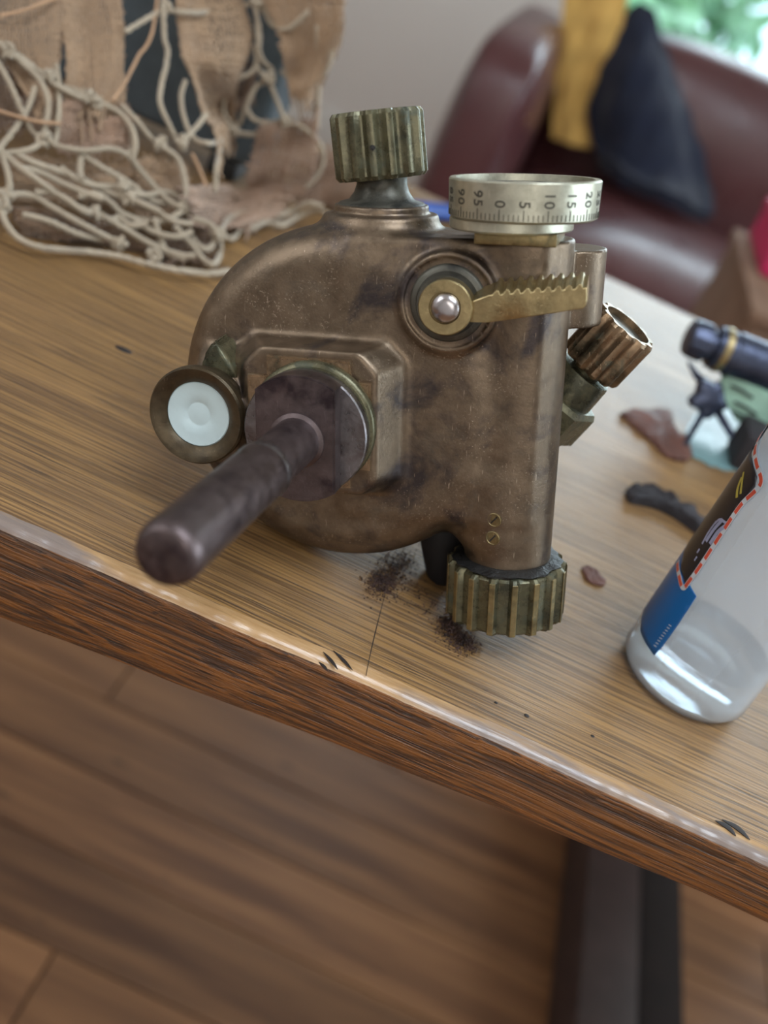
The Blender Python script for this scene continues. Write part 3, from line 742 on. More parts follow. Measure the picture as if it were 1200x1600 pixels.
C_ = [
 [(-30,40),(12,80),(45,102),(75,120),(95,135),(120,142),(140,155),(165,165),(190,185),(205,205),(208,230),(198,242)],
 [(-30,45),(5,72),(40,95),(72,122),(92,136),(125,152),(150,160)],
 [(-5,65),(30,95),(58,120),(72,145),(75,170),(70,200),(68,216)],
 [(-5,95),(15,130),(35,175),(50,205),(70,218)],
 [(55,135),(45,165),(28,195),(2,228),(-12,240)],
 [(70,218),(90,228),(130,235),(170,232),(195,240),(215,262)],
 [(70,218),(50,232),(20,238),(-15,240)],
 [(88,100),(92,140),(90,200),(85,225)],
 [(155,160),(185,175),(205,198),(212,225),(207,250)],
 [(190,165),(215,190),(235,215),(250,224)],
 [(255,12),(257,60),(262,85),(253,130),(250,160),(262,190),(275,215),(285,222)],
 [(258,13),(225,32),(195,50)],
 [(255,15),(300,20),(350,15),(402,4)],
 [(255,-10),(256,12)], [(402,-15),(402,4)],
 [(402,4),(402,50),(408,90),(425,110),(420,125),(400,135),(385,165),(375,190),(350,215),(340,250),(336,300)],
 [(398,8),(406,60),(400,95),(415,128)],
 [(420,125),(430,150),(440,175),(445,190)],
 [(385,168),(395,185),(415,192),(445,190),(425,206),(390,210),(365,205)],
 [(285,222),(310,195),(322,178)],
 [(365,205),(350,175),(352,145),(367,125),(390,115),(400,100),(398,70)],
 [(445,190),(475,200),(500,225),(505,250),(495,275),(478,292)],
 [(495,40),(498,120),(496,200)],
 [(405,0),(425,38),(450,45),(482,18)],
 [(522,60),(515,100),(500,122),(480,130),(455,125),(440,110)],
 [(290,125),(283,150),(287,182),(302,215),(330,224),(350,215)],
 [(0,233),(17,250),(33,263),(53,277),(80,297),(107,317),(133,328),(150,333)],
 [(20,237),(50,253),(100,270),(133,283),(167,300),(200,310)],
 [(3,310),(27,303),(53,307),(80,323),(110,340),(147,360),(187,380)],
 [(-20,300),(0,326),(10,350),(30,373),(67,387),(133,393),(183,400),(233,413),(283,423),(333,427),(358,423)],
 [(123,307),(150,303),(173,317),(190,333),(217,343),(253,345),(280,333),(287,323)],
 [(207,250),(220,267),(240,290),(263,313),(285,325)],
 [(250,227),(277,247),(287,273),(290,300),(287,323),(300,340),(327,350),(340,367),(344,393),(334,413),(317,405),(300,383),(273,353)],
 [(300,372),(313,386),(327,388),(338,372)],
 [(160,337),(200,360),(233,380),(277,397),(305,400)],
 [(127,237),(125,267),(128,280)],
 [(120,236),(160,262),(200,285),(235,312),(262,318)],
 [(347,367),(363,373),(377,357),(393,357),(417,347),(440,352),(470,336),(500,330),(522,340)],
 [(187,290),(200,307),(220,317),(250,330)],
 [(0,235),(12,270),(15,300),(8,320),(2,326)],
 [(150,333),(170,345),(185,340),(205,352),(230,350)],
 [(55,300),(80,300),(105,312),(130,330),(150,333)],
 [(340,367),(360,340),(390,330),(420,322)],
 [(200,300),(230,305),(260,300),(284,310)],[(210,345),(240,362),(275,370),(300,362)],[(95,262),(120,280),(150,290),(185,292)],[(30,262),(60,268),(95,285),(130,300),(160,312)],[(215,318),(245,330),(270,345),(300,350)],[(35,335),(75,345),(120,365),(160,375)],[(240,340),(250,370),(262,395),(290,405)],[(400,330),(430,338),(455,330),(480,318),(505,322)],
 [(440,352),(420,330),(430,300),(460,290),(480,292)],
]
for i, p in enumerate(C_): ends.append(cord(p, .00135 if i < 26 else .0015, .004+.002*(i % 3)))
for p in ([(258,-10),(240,40),(215,90),(195,130),(176,158)], [(-5,172),(20,180),(60,190),(95,193)], [(0,25),(40,15),(90,-5)], [(345,130),(365,120),(385,118)], [(300,240),(310,260),(322,290)]):
    cord(p, .0009, .007, 'cord2', .1)
M['knot'] = M['cord']
for (px, py) in ((70, 218), (12, 80), (75, 120), (257, 13), (402, 3), (420, 122), (250, 224), (285, 222), (150, 158), (445, 190), (150, 333), (5, 323), (187, 380), (287, 323), (200, 310), (135, 150), (340, 367), (365, 205), (8, 305), (190, 292), (240, 400)):
    c = drape(px, py, .006); q = []
    a1 = rng.normal(size=3); a1 /= np.linalg.norm(a1); b1 = np.cross(a1, rng.normal(size=3)); b1 /= np.linalg.norm(b1); c1 = np.cross(a1, b1)
    for t in np.linspace(0, 2*PI*.93, 40): q.append(c + .0021*((math.cos(2*t)*(1.1+.5*math.cos(3*t)))*a1 + math.sin(2*t)*(1.1+.5*math.cos(3*t))*b1 + .9*math.sin(3*t)*c1))
    q = np.array(q); q[:, 2] = np.maximum(q[:, 2], TABLE+.0015)
    v, f = tube(q, .00135, 7, twist=900, lob=.15); CL(pyd('knot', v, f, M['cord'], net, 50), net)

def strip(rows, nw=34, nl=56, mat='hes', off=0.0, amp=.0005, fringe=.08, wave_=.003, r=.00042):
    """woven hessian: rows of px control points (top to bottom), warp runs down, weft across with frayed ends"""
    G = [[(*p, ) for p in r_] for r_ in rows]
    if G[0][0][1] < 0: G = [[(x, y-130) for x, y in G[0]]] + G; nl = int(nl*1.6)   # hangs from the top edge of the case
    D3 = np.array([[drape(x, y, off) for x, y in r_] for r_ in G])
    A = np.array([spline(r_, 12) for r_ in D3]); B = np.array([spline(A[:, i], 12) for i in range(A.shape[1])])
    def S(u, v):   # u down, v across, arrays; beyond 0..1 extrapolates
        fu = np.clip(u, 0, 1)*(B.shape[0]-1); fv = np.clip(v, 0, 1)*(B.shape[1]-1)
        i = np.clip(fu.astype(int), 0, B.shape[0]-2); j = np.clip(fv.astype(int), 0, B.shape[1]-2); a = (fu-i)[:, None]; b = (fv-j)[:, None]
        P = B[i, j]*(1-a)*(1-b)+B[i+1, j]*a*(1-b)+B[i, j+1]*(1-a)*b+B[i+1, j+1]*a*b
        P = P + (np.where(v > 1, v-1, np.where(v < 0, v, 0)))[:, None]*(B[i, -1]-B[i, 0]) + (np.where(u > 1, u-1, np.where(u < 0, u, 0)))[:, None]*(B[-1, j]-B[0, j])
        N = np.cross(B[i+1, j]-B[i, j], B[i, j+1]-B[i, j]); N /= np.linalg.norm(N, axis=1)[:, None]+1e-12
        sgn = np.sign(N @ (CP-P.mean(0))); N = N*sgn[:, None]
        return P + N*(wave_*(np.sin(u*7+v*4)+.5*np.sin(v*13+u*3)))[:, None], N
    V = []; Fc = []; nb_ = 0; nw = int(nw*.72); nl = int(nl*.72); r = r*.66; amp = .0008
    for fam, cnt, crs in ((0, nw, nl), (1, nl, nw)):
        for k in range(cnt):
            c_ = (k+.5)/cnt + rng.normal()*.12/cnt; m_ = 44
            lo_, hi_ = -abs(rng.normal())*fringe*(1.0 if fam else .4), 1+abs(rng.normal())*fringe*(1.0 if fam else .4)
            t = np.linspace(lo_, hi_, m_); wob = rng.normal()*.3/cnt*np.sin(t*rng.uniform(4, 12)+rng.uniform(0, 6))
            P, N = S(t, c_+wob) if fam == 0 else S(c_+wob, t)
            P = P + N*(amp*np.sin(PI*(t*crs+k+fam)))[:, None]
            T_ = np.gradient(P, axis=0); T_ /= np.linalg.norm(T_, axis=1)[:, None]+1e-12; Bn = np.cross(T_, N)
            rr = r*rng.uniform(.75, 1.35)
            ring = np.stack([P+N*rr, P+Bn*rr*1.2-N*rr*.6, P-Bn*rr*1.2-N*rr*.6], 1).reshape(-1, 3)
            V.append(ring); b_ = nb_ + 3*np.arange(m_-1)
            for a, b in ((0, 1), (1, 2), (2, 0)): Fc.append(np.stack([b_+a, b_+b, b_+3+b, b_+3+a], 1))
            nb_ += 3*m_
    V = np.vstack(V); V[:, 2] = np.maximum(V[:, 2], TABLE+.0006)
    o = pyd('hessian_strip', V, np.vstack(Fc), M[mat], net, 180); CL(o, net); return o
strip([[(-40,-15),(40,-15),(98,-15)],[(-25,50),(45,60),(98,60)],[(10,95),(60,110),(92,120)],[(50,160),(70,165),(90,160)]], 34, 44, 'hes', 0, wave_=.002, r=.0006)
strip([[(88,-15),(135,-15),(184,-15)],[(98,60),(145,60),(192,65)],[(104,120),(150,125),(196,130)],[(102,168),(150,170),(198,172)]], 34, 44, 'hes', 0, r=.00085)
strip([[(92,160),(140,165),(196,165)],[(90,195),(140,195),(205,200)],[(92,236),(140,238),(200,235)]], 34, 26, 'hes3', .0, r=.0009)
strip([[(272,-15),(320,-15),(372,-15)],[(278,50),(328,55),(385,60)],[(288,105),(335,110),(380,115)],[(318,165),(345,165),(368,160)],[(338,196),(348,200),(358,195)]], 34, 52, 'hes', .0, r=.0008)
strip([[(410,-15),(470,-15),(540,-15)],[(440,55),(485,60),(536,50)],[(445,105),(480,115),(515,105)],[(450,135),(478,140),(500,135)]], 40, 40, 'hes', .006, r=.001)
strip([[(350,100),(385,100),(410,90)],[(355,135),(380,135),(400,128)],[(360,165),(378,168),(395,162)]], 20, 24, 'hes2', .001, r=.0008)
strip([[(408,195),(450,195),(495,190)],[(398,235),(445,240),(494,245)],[(388,280),(430,285),(482,290)],[(385,305),(425,310),(470,312)]], 34, 34, 'hes3', .006, r=.001)
strip([[(288,292),(360,296),(455,295)],[(295,320),(370,325),(450,318)],[(310,350),(370,360),(420,345)]], 44, 24, 'hes3', .008, r=.001)
strip([[(15,245),(90,250),(200,255)],[(20,280),(100,290),(215,285)],[(25,310),(110,315),(225,318)]], 50, 24, 'hes', -.012, r=.0011)
strip([[(20,325),(90,335),(160,350)],[(30,350),(110,360),(190,365)],[(45,372),(130,382),(240,395)]], 50, 22, 'hes2', -.008, r=.0011)
strip([[(-20,120),(20,110),(60,130)],[(-20,160),(20,170),(80,165)],[(-20,205),(25,200),(85,225)]], 30, 24, 'hes2', -.004, r=.001)
strip([[(210,250),(250,255),(290,262)],[(212,290),(250,300),(292,300)],[(215,330),(255,340),(300,345)]], 28, 28, 'hes', -.006, r=.001)
strip([[(240,395),(280,360),(340,352)],[(230,400),(270,395),(335,395)],[(235,412),(280,420),(340,418)]], 30, 14, 'hes2', -.006, r=.001)
# loose hessian gathered right of the case, behind the dial sight
def bstrip(rows, **k):
    global drape
    old = drape
    def drape(px, py, off=0.0): r = ray(px, py); return CP + r*((.70+off)/r[1])
    o = strip(rows, **k); drape = old; return o
bstrip([[(488,250),(530,240),(560,245)],[(480,290),(530,280),(585,290)],[(478,325),(530,320),(600,330)],[(480,350),(540,355),(610,350)]], nw=40, nl=34, mat='hes3', off=0.0, r=.0012)

# ------------------------------------------------------------------ water bottle
bx_, by_, RB = .1379, .3590, .0271
n = NT('clear_plastic'); n.set(color=(.90, .95, 1.0), rough=.10, trans=.74, ior=1.30); n.bump(n.noise(n.mapping(), 70, 3), .12, .002); M['plastic'] = n.m
n = NT('water'); n.set(color=(.90, .97, 1.0), rough=.08, trans=.92, ior=1.33); M['water'] = n.m
M['cap'] = plain('blue_cap', srgb(40, 90, 170), .4)
bt = empty('water_bottle', (bx_, by_, TABLE), 'clear plastic water bottle with a blue and black label at the right table edge', 'bottle')
tw = .0007
prof = [(0.001, .0032), (.012, .0028), (.019, .0008), (.0225, 0), (.0255, .0012), (.0272, .0045), (RB, .010), (RB, .118), (.0268, .132), (.022, .147), (.0145, .158), (.0118, .163), (.0118, .180)]
inner = [(r_-tw if r_ > .002 else r_, z_+(tw*1.6 if k < 5 else 0)) for k, (r_, z_) in enumerate(prof)][::-1]
v, f = rings([(p[0], p[1]) for p in prof] + inner, 96, None, True, True); pyd('bottle_shell', v, f, M['plastic'], bt, 60)
lev = .0225
wi = [(r_-tw-.0002 if r_ > .002 else r_, z_+(tw*1.6+.0002 if k < 5 else 0)) for k, (r_, z_) in enumerate(prof) if z_ < lev] + [(RB-tw-.0002, lev), (.001, lev-.0004)]
v, f = rings(wi, 96); pyd('water', v, f, M['water'], bt, 60)
v, f = rings([(.0135, .164), (.0135, .181), (.0128, .182), (.002, .182)], 48, None, rf=lambda t, r, k: r+.0003*(math.cos(40*t) > 0)*(r > .013)); pyd('cap', v, f, M['cap'], bt, 30)
from mathutils.geometry import delaunay_2d_cdt
def cylhit(px, py, rad):
    r = ray(px, py); a = r[0]**2+r[1]**2; b = -2*(r[0]*bx_+r[1]*by_); c = bx_**2+by_**2-rad**2; D = b*b-4*a*c
    t = (-b-math.sqrt(D))/(2*a) if D > 0 else -b/(2*a)
    p = CP+r*t; return math.atan2(p[1]-by_, p[0]-bx_), p[2]-TABLE
def wrap_patch(name, uv, rad, mat, parent):
    """polygon in (angle, height) laid on the bottle wall"""
    P2 = [Vector((a*rad, z)) for a, z in uv]; n_ = len(P2); nn = []
    from mathutils.geometry import intersect_point_tri_2d
    x0 = min(p.x for p in P2); x1 = max(p.x for p in P2); z0 = min(p.y for p in P2); z1 = max(p.y for p in P2); st = .0012
    def ins(x, y):
        c = False
        for i in range(n_):
            a, b = P2[i], P2[i-1]
            if (a.y > y) != (b.y > y) and x < (b.x-a.x)*(y-a.y)/(b.y-a.y)+a.x: c = not c
        return c
    gx = np.arange(x0, x1, st); gz = np.arange(z0, z1, st*2)
    for x in gx:
        for z in gz:
            if ins(x, z): nn.append(Vector((x, z)))
    vs, es, fs, *_ = delaunay_2d_cdt(P2+nn, [(i, (i+1) % n_) for i in range(n_)], [], 1, 1e-7)
    vv = [(rad*math.cos(p.x/rad), rad*math.sin(p.x/rad), p.y) for p in vs]
    if not vv: return None
    o = pyd(name, vv, [tuple(q) for q in fs], mat, parent, 180)
    md = o.modifiers.new('s', 'SOLIDIFY'); md.thickness = .00012; md.offset = 1
    return o
def pang(px, py): 
    a, z = cylhit(px, py, RB+.0003)
    return (a if a < 0 else a-2*PI), z
M['lblue'] = plain('blue_label_print', srgb(24, 96, 160), .3, 0, 0, 30, .12); M['lblack'] = plain('black_label_print', srgb(38, 34, 38), .3); M['lred'] = plain('red_label_print', srgb(206, 84, 62), .35); M['lwhite'] = plain('white_label_print', srgb(196, 200, 206), .35); M['lyel'] = plain('gold_label_print', srgb(176, 160, 70), .35); M['llil'] = plain('lilac_label_print', srgb(150, 152, 180), .35)
AL = -PI-1.0
pz = lambda L: [pang(*p) for p in L]
tipz = pang(1022, 1024)
blue = pz([(1022,1024),(1035,1010),(1055,982),(1075,952),(1088,932),(1078,915)]) + [(pang(1066,905)[0], pang(1066,905)[1])] + [(AL, pang(1062,880)[1]+.012), (AL, tipz[1]+.002), (tipz[0]-.5, tipz[1]-.0)]
wrap_patch('label', blue, RB+.00015, M['lblue'], bt)
edge_px = [(1071,914),(1090,884),(1120,838),(1150,796),(1180,760),(1183,745),(1176,722),(1176,700),(1184,672),(1194,640)]
blk = pz(edge_px); blk = blk + [(AL, blk[-1][1]), (AL, pang(1062,880)[1]+.012), (pang(1064,890)[0], pang(1064,890)[1])]
lb = wrap_patch('label', blk, RB+.00032, M['lblack'], bt)
bp = pz([(1060,878),(1062,900),(1068,918),(1078,908),(1098,880),(1128,834),(1158,790),(1184,764),(1190,748),(1183,724),(1181,702),(1190,674),(1202,640)])
bs = spline([(a, z, 0) for a, z in bp], 14)[:, :2]
def ribbon(name, pl, wd, rad, mat, parent):
    P2 = np.array([(a*rad, z) for a, z in pl]); T_ = np.gradient(P2, axis=0); T_ /= np.linalg.norm(T_, axis=1)[:, None]+1e-12; N_ = np.stack([-T_[:, 1], T_[:, 0]], 1)
    v = []
    for p, q in zip(P2, N_):
        for s_ in (-1, 1):
            x, z = p+q*s_*wd/2
            for rr in (rad, rad+.00008): v.append((rr*math.cos(x/rad), rr*math.sin(x/rad), z))
    f = []
    for i in range(len(P2)-1):
        b = 4*i; f += [(b+1, b+3, b+7, b+5), (b, b+4, b+6, b+2), (b, b+1, b+5, b+4), (b+2, b+6, b+7, b+3)]
    f += [(0, 2, 3, 1), (4*len(P2)-4, 4*len(P2)-3, 4*len(P2)-1, 4*len(P2)-2)]
    return pyd(name, v, f, mat, parent, 60)
ribbon('border', bs, .0021, RB+.0005, M['lwhite'], lb)
L_ = np.concatenate([[0], np.cumsum(np.hypot(np.diff(bs[:, 0])*RB, np.diff(bs[:, 1])))]); tot = L_[-1]
nd = 14
for k in range(nd):
    a, b = (k+.12)*tot/nd, (k+.80)*tot/nd; tt = np.linspace(a, b, 10)
    seg = np.stack([np.interp(tt, L_, bs[:, 0]), np.interp(tt, L_, bs[:, 1])], 1); ribbon('dash', seg, .0015, RB+.0006, M['lred'], lb)
for pts, wd, mt in (([(1104,846),(1116,828),(1130,812)], .0016, 'llil'), ([(1110,850),(1122,832),(1134,822)], .0016, 'llil'), ([(1118,818),(1126,812),(1136,818)], .001, 'llil'), ([(1098,850),(1108,832),(1120,815)], .0009, 'llil'), ([(1152,778),(1154,762),(1160,746)], .0012, 'lyel'), ([(1158,772),(1160,756),(1163,738)], .001, 'lyel'), ([(1090,864),(1094,858)], .0008, 'llil'), ([(1086,876),(1090,870)], .0008, 'llil')):
    sp_ = spline([(a, z, 0) for a, z in pz(pts)], 6)[:, :2]; ribbon('lettering', sp_, wd, RB+.00055, M[mt], lb)
for i in range(9):
    t = i/9; p = (1022+26*t, 1008-36*t)
    sp_ = spline([(a, z, 0) for a, z in pz([p, (p[0]+4, p[1]+2.5)])], 4)[:, :2]; ribbon('lettering', sp_, .0003, RB+.00035, M['lwhite'], lb)

# ------------------------------------------------------------------ crumbs, flakes and scraps on the table
M['rust'] = plain('rust_crumbs', srgb(92, 68, 62), .6, 0, .4, 900, .4)
M['leather'] = plain('brown_leather', srgb(98, 62, 52), .6, 0, .4, 300, .2); M['dleather'] = plain('dark_strap', srgb(44, 40, 44), .7, 0, .4, 300, .2)
def crumbs(blobs, n_, label):
    V = []; Fc = []; b = 0
    for k in range(n_):
        cx, cy, sx, sy, rt, wgt = blobs[min(len(blobs)-1, int(rng.choice(len(blobs), p=[q[5] for q in blobs])))]
        a, c = rng.normal()*sx, rng.normal()*sy; px = cx + a*math.cos(rt)-c*math.sin(rt); py = cy + a*math.sin(rt)+c*math.cos(rt)
        dns = math.exp(-.5*((a/sx)**2+(c/sy)**2)); s_ = rng.uniform(.00022, .00062)
        p = onz(px, py, TABLE) + np.array([0, 0, s_*.4 + dns*rng.random()*.0012])
        q = rng.normal(size=(4, 3)); q /= np.linalg.norm(q, axis=1)[:, None]; V.append(p+q*s_); Fc += [(b, b+1, b+2), (b, b+2, b+3), (b, b+3, b+1), (b+1, b+3, b+2)]; b += 4
    V = np.vstack(V); V[:, 2] = np.maximum(V[:, 2], TABLE+.00002)
    o = pyd('rust_crumbs', V, Fc, M['rust'], None, 180); stuff(tag(o, label, 'crumbs')); return o
crumbs([(596, 912, 13, 11, .2, .55), (620, 885, 16, 12, -.6, .35), (655, 935, 28, 14, .5, .10)], 1700, 'rust crumbs scattered under the round housing of the dial sight')
crumbs([(702, 978, 10, 11, .6, .45), (722, 1003, 14, 9, .4, .50), (690, 950, 20, 14, .5, .05)], 1500, 'dark rust crumbs heaped beside the bottom knurled knob')
def scrap(name, poly, th_, mat, label, cat, z0=.0003, curl=None):
    c = np.mean([onz(px, py, TABLE) for px, py in poly], axis=0)
    P3 = [onz(px, py, TABLE+z0) for px, py in poly]; cen = np.mean(P3, axis=0)
    loop = spline(P3+[P3[0]], 6)[:-1]; n_ = len(loop); V = []; Fc = []
    lv = [(1, 0), (1.0, th_), (.93, th_*1.35), (.6, th_*1.5), (.3, th_*1.3)]
    for s_, zz in lv:
        for i, p in enumerate(loop):
            q = cen+(p-cen)*s_*(1+.03*math.sin(i*2.3)); q[2] = TABLE+z0+zz*(1+.3*math.sin(i*.9+s_*5)); 
            if curl: q[2] += curl(p, s_)
            V.append(q)
    for k in range(len(lv)-1):
        for i in range(n_): j = (i+1) % n_; Fc.append((k*n_+i, k*n_+j, (k+1)*n_+j, (k+1)*n_+i))
    Fc.append(tuple(range(n_))[::-1]); Fc.append(tuple((len(lv)-1)*n_+i for i in range(n_)))
    o = pyd(name, V, Fc, mat, None, 50); tag(o, label, cat); return o
scrap('leather_scrap', [(968,648),(1000,642),(1046,646),(1050,668),(1072,690),(1078,712),(1068,722),(1040,714),(1015,690),(990,668)], .0022, M['leather'], 'curled brown leather scrap on the table beside the teal plastic sheet', 'scrap')
scrap('leather_strap', [(976,770),(990,765),(1015,768),(1045,782),(1075,800),(1100,822),(1110,845),(1092,838),(1060,815),(1030,798),(1000,790),(982,785)], .0035, M['dleather'], 'dark strap end lying on the table pointing behind the bottle', 'strap')
scrap('bark_flake', [(908,888),(920,885),(935,896),(946,910),(938,916),(918,908)], .0007, M['leather'], 'small reddish brown flake on the table right of the bottom knob', 'flake')

# ------------------------------------------------------------------ clamp with dark tube, right of the strap
M['gun'] = metal_mat('blue_black_steel', srgb(78, 84, 104), srgb(40, 42, 56), srgb(60, 60, 70), rough=(.25, .4), metal=.8, dark_amt=.4, pat_amt=.2, scr=.2)
M['mint'] = plain('pale_green_paint', srgb(160, 196, 176), .4, 0, .15, 200); M['teal'] = plain('teal_plastic', srgb(110, 140, 142), .3)
cl = empty('tube_clamp', tuple(onz(1140, 700, TABLE)), 'dark steel tube held in a pale green slotted clamp with a lobed thumb knob', 'clamp')
YC = .625
def cw(px, py, dy=0): return ony(px, py, YC+dy)
ta, tb_ = cw(1112, 540), cw(1112, 540) + np.array([.14, .02, .002])
axd = (tb_-ta)/np.linalg.norm(tb_-ta)
def cpart(name, v, f, mat, sm=35): return CL(pyd(name, v, f, mat, cl, sm), cl)
cpart('tube', *rings([(.010, 0), (.0128, .001), (.0128, .012), (.0138, .013), (.0138, .13), (.012, .131)], 64, frame_to(ta, axd)), M['gun'])
cpart('end_cap', *rings([(.007, -.016), (.0105, -.015), (.0115, -.012), (.0115, -.004), (.0095, -.003), (.0095, .002)], 48, frame_to(ta, axd), rf=lambda t, r, k: r*(1+.03*math.cos(12*t)*(r > .011))), M['gun'])
cpart('band', *rings([(.0133, .004), (.0139, .0045), (.0139, .008), (.0133, .0085)], 48, frame_to(ta, axd), False, False), M['lever'])
# slotted pale bracket under the tube
def plate(pts, y0, y1, mat, name, bev=.001):
    bm = bmesh.new(); fr = [bm.verts.new(cw(*p, y0)) for p in pts]
    bk = [bm.verts.new(v_.co + Vector((0, y1-y0, 0))) for v_ in fr]; n_ = len(pts)
    for i in range(n_): bm.faces.new((fr[i], fr[(i+1) % n_], bk[(i+1) % n_], bk[i]))
    bm.faces.new(fr); bm.faces.new(bk[::-1]); bmesh.ops.recalc_face_normals(bm, faces=bm.faces)
    bmesh.ops.bevel(bm, geom=bm.edges[:], offset=bev, segments=2, affect='EDGES')
    return CL(frombm(name, bm, mat, cl, 50), cl)
plate([(1126,592),(1150,583),(1185,606),(1215,620),(1222,660),(1205,682),(1180,668),(1150,660),(1130,625)], -.006, .006, M['mint'], 'bracket')
for (p, q) in (((1142,603),(1176,622)), ((1148,628),(1182,648)), ((1144,642),(1178,664))):
    v, f = tube([cw(*p, -.0065), cw((p[0]+q[0])/2, (p[1]+q[1])/2-2, -.0067), cw(*q, -.0065)], .0009, 8); cpart('slot', v, f, M['grime'])
kc = cw(1108, 622, -.004)
cpart('thumb_knob', *rings([(.006, -.005), (.0105, -.004), (.0115, 0), (.0105, .004), (.005, .006)], 60, frame_to(kc, (.25, -.9, .3)), rf=lambda t, r, k: r*(1+.16*math.cos(5*t))), M['gun'])
def strut(a, b, r0, r1, mat='gun', name='leg'):
    v, f = tube([a, (np.array(a)+b)/2, b], [r0, (r0+r1)/2, r1], 10); return cpart(name, v, f, M[mat])
strut(cw(1104, 636), onz(1068, 698, TABLE+.0016), .0024, .0016)
strut(cw(1120, 640), onz(1168, 722, TABLE+.002), .0026, .002)
strut(cw(1200, 672), onz(1230, 730, TABLE+.002), .003, .002)
cw_ = [cw(1110, 606), cw(1090, 588), cw(1075, 565)]
v, f = tube(spline(cw_, 6), list(np.linspace(.0042, .0008, 13)), 10); cpart('pawl', v, f, M['gun'], 50)
b0 = onz(1165, 740, TABLE)
CL(frombm('foot_block', box_bm(b0[0]-.012, b0[0]+.05, b0[1]-.004, b0[1]+.03, TABLE+.0006, TABLE+.024, .003), M['dleather'], cl), cl)
scrap('plastic_sheet', [(1060,700),(1085,650),(1120,630),(1160,650),(1190,700),(1160,735),(1110,728)], .0006, M['teal'], 'thin teal plastic sheet lying on the table beneath the tube clamp', 'sheet', z0=.0002)

# ------------------------------------------------------------------ small blue rod added for the blue-white glint behind the housing
p0 = onz(695, 345, TABLE)
M['blue'] = plain('glint_blue', srgb(50, 84, 160), .3); M['pinkish'] = plain('pale_pink_card', srgb(206, 186, 178), .7)
e = empty('glint_rod', tuple(p0), 'blue and white rod added for the glint behind the housing', 'stand-in')
d_rod = np.array([.6, .8, 0]); v, f = rings([(.004, -.05), (.0062, -.048), (.0062, .01), (.0066, .0105), (.0066, .045), (.005, .047)], 32, frame_to((0, 0, .0068), d_rod)); pyd('rod_body', v, f, M['blue'], e, 40)
v, f = rings([(.0069, .012), (.0069, .040)], 32, frame_to((0, 0, .0070), d_rod)); pyd('cap', v, f, M['lwhite'], e, 40)

# ------------------------------------------------------------------ armchair, throws and cabinet
def leather(name, c):
    n = NT(name); v = n.mapping(); n.set(color=n.ramp(n.noise(v, 6, 4), [(.3, tuple(x*.8 for x in c)), (.7, c)]), rough=n.ramp(n.noise(v, 14, 3), [(.3, .26), (.7, .42)]))
    n.bump(n.vor(v, 260), .15, .0015); return n.m
M['burg'] = leather('burgundy_leather', srgb(88, 50, 51))
ac = empty('armchair', (.3, 2.3, 0), 'burgundy leather armchair with square arm behind the table', 'armchair')
def AP(name, b, bev, mat=M['burg'], puff=0):
    bm = box_bm(*b)
    bmesh.ops.subdivide_edges(bm, edges=bm.edges[:], cuts=5, use_grid_fill=True)
    c = Vector(((b[0]+b[1])/2, (b[2]+b[3])/2, (b[4]+b[5])/2)); h_ = Vector(((b[1]-b[0])/2, (b[3]-b[2])/2, (b[5]-b[4])/2))
    for v_ in bm.verts:
        d = v_.co-c; u = [d[i]/h_[i] for i in range(3)]
        # squircle the corners by bev
        for i in range(3):
            o1, o2 = (i+1) % 3, (i+2) % 3; m_ = max(abs(u[o1]), abs(u[o2]))
            v_.co[i] = c[i] + (h_[i]*u[i])*(1 - (bev/h_[i])*(m_**6)*abs(u[i])) + (puff*u[i]*(1-u[o1]**2)*(1-u[o2]**2) if abs(u[i]) > .99 else 0)
    o = frombm(name, bm, mat, ac, 180); md = o.modifiers.new('s', 'SUBSURF'); md.levels = 2; md.render_levels = 2
    return CL(o, ac)
AP('arm', (-.215, -.055, 1.93, 2.72, .06, .735), .022, puff=.008)
AP('arm', (1.02, 1.19, 1.93, 2.72, .06, .735), .022, puff=.008)
AP('seat', (-.05, 1.015, 1.90, 2.50, .20, .50), .035, puff=.012)
AP('base', (-.05, 1.015, 1.96, 2.7, .06, .205), .012)
AP('backrest', (-.045, 1.015, 2.46, 2.74, .2, .792), .03, puff=.015)
for lx in (-.16, 1.12):
    for ly in (2.0, 2.66):
        v, f = rings([(.018, 0), (.026, .065)], 20, frame_to((lx, ly, 0), (0, 0, 1))); CL(pyd('leg', v, f, M['tleg'], ac, 40), ac)
def cloth(name, c, sc=400):
    n = NT(name); v = n.mapping(); n.set(color=n.ramp(n.noise(v, 20, 4), [(.3, tuple(x*.8 for x in c)), (.7, c)]), rough=.92, sheen=.2); n.bump(n.noise(v, sc, 3), .3, .002); return n.m
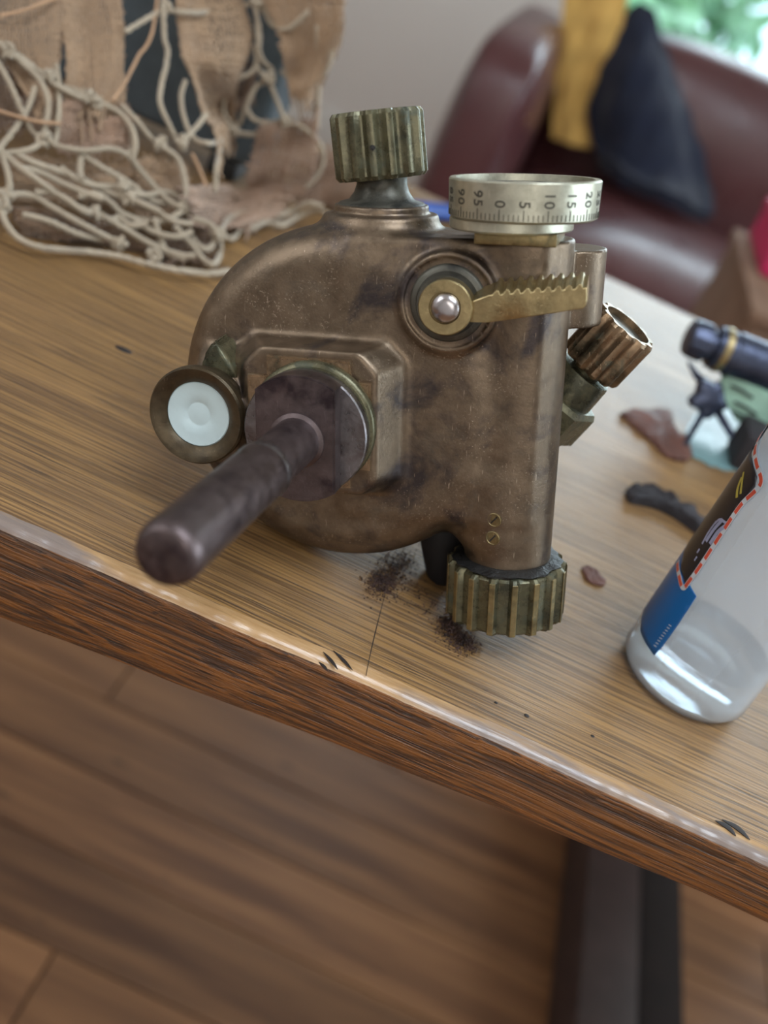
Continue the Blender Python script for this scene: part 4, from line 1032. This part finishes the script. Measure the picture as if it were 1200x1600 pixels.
M['must'] = cloth('mustard_cloth', srgb(222, 176, 96)); M['navy'] = cloth('navy_cloth', srgb(15, 23, 46))
o = sheet('throw_blanket', [[(884,-60,2.40),(935,-55,2.40),(992,-50,2.40)],[(876,60,2.42),(925,60,2.41),(968,60,2.42)],[(864,160,2.42),(905,165,2.41),(945,165,2.42)],[(862,215,2.40),(900,228,2.38),(945,232,2.39)]], M['must'], None, 40, 30, .012, .004, 40)
tag(o, 'mustard yellow throw hanging over the left of the armchair back', 'throw')
o = sheet('navy_blanket', [[(985,10,2.44),(1002,0,2.44),(1022,14,2.44)],[(945,90,2.42),(1000,80,2.38),(1050,110,2.42)],[(918,165,2.40),(1000,170,2.33),(1085,190,2.40)],[(925,225,2.36),(1010,255,2.30),(1108,270,2.36)],[(975,268,2.28),(1045,300,2.25),(1115,335,2.28)]], M['navy'], None, 44, 44, .03, .004, 30)
tag(o, 'dark navy blanket draped down the armchair back onto its seat', 'blanket')
M['cab'] = plain('brown_cabinet', srgb(134, 104, 84), .95, 0, .1, 60, .08); M['pink'] = plain('pink_box', srgb(214, 50, 104), .45)
cb = empty('side_cabinet', (.52, 1.45, 0), 'plain brown side cabinet standing between the table and the armchair', 'cabinet')
CL(frombm('carcass', box_bm(.294, .82, 1.25, 1.62, .03, .655, .004), M['cab'], cb), cb)
CL(frombm('top', box_bm(.288, .826, 1.244, 1.625, .655, .672, .004), M['cab'], cb), cb)
CL(frombm('door', box_bm(.30, .555, 1.240, 1.249, .05, .650, .003), M['cab'], cb), cb); CL(frombm('door', box_bm(.559, .812, 1.240, 1.249, .05, .650, .003), M['cab'], cb), cb)
CL(frombm('plinth', box_bm(.31, .80, 1.27, 1.60, 0, .03), M['grime'], cb), cb)
e = empty('pink_box', (.408, 1.51, .6725), 'bright pink box lying on the brown side cabinet', 'box')
bm = box_bm(-.10, .16, -.10, .10, 0, .045, .006, 3); frombm('box_base', bm, M['pink'], e)
bm = box_bm(-.103, .163, -.103, .103, .040, .062, .006, 3); frombm('lid', bm, M['pink'], e)
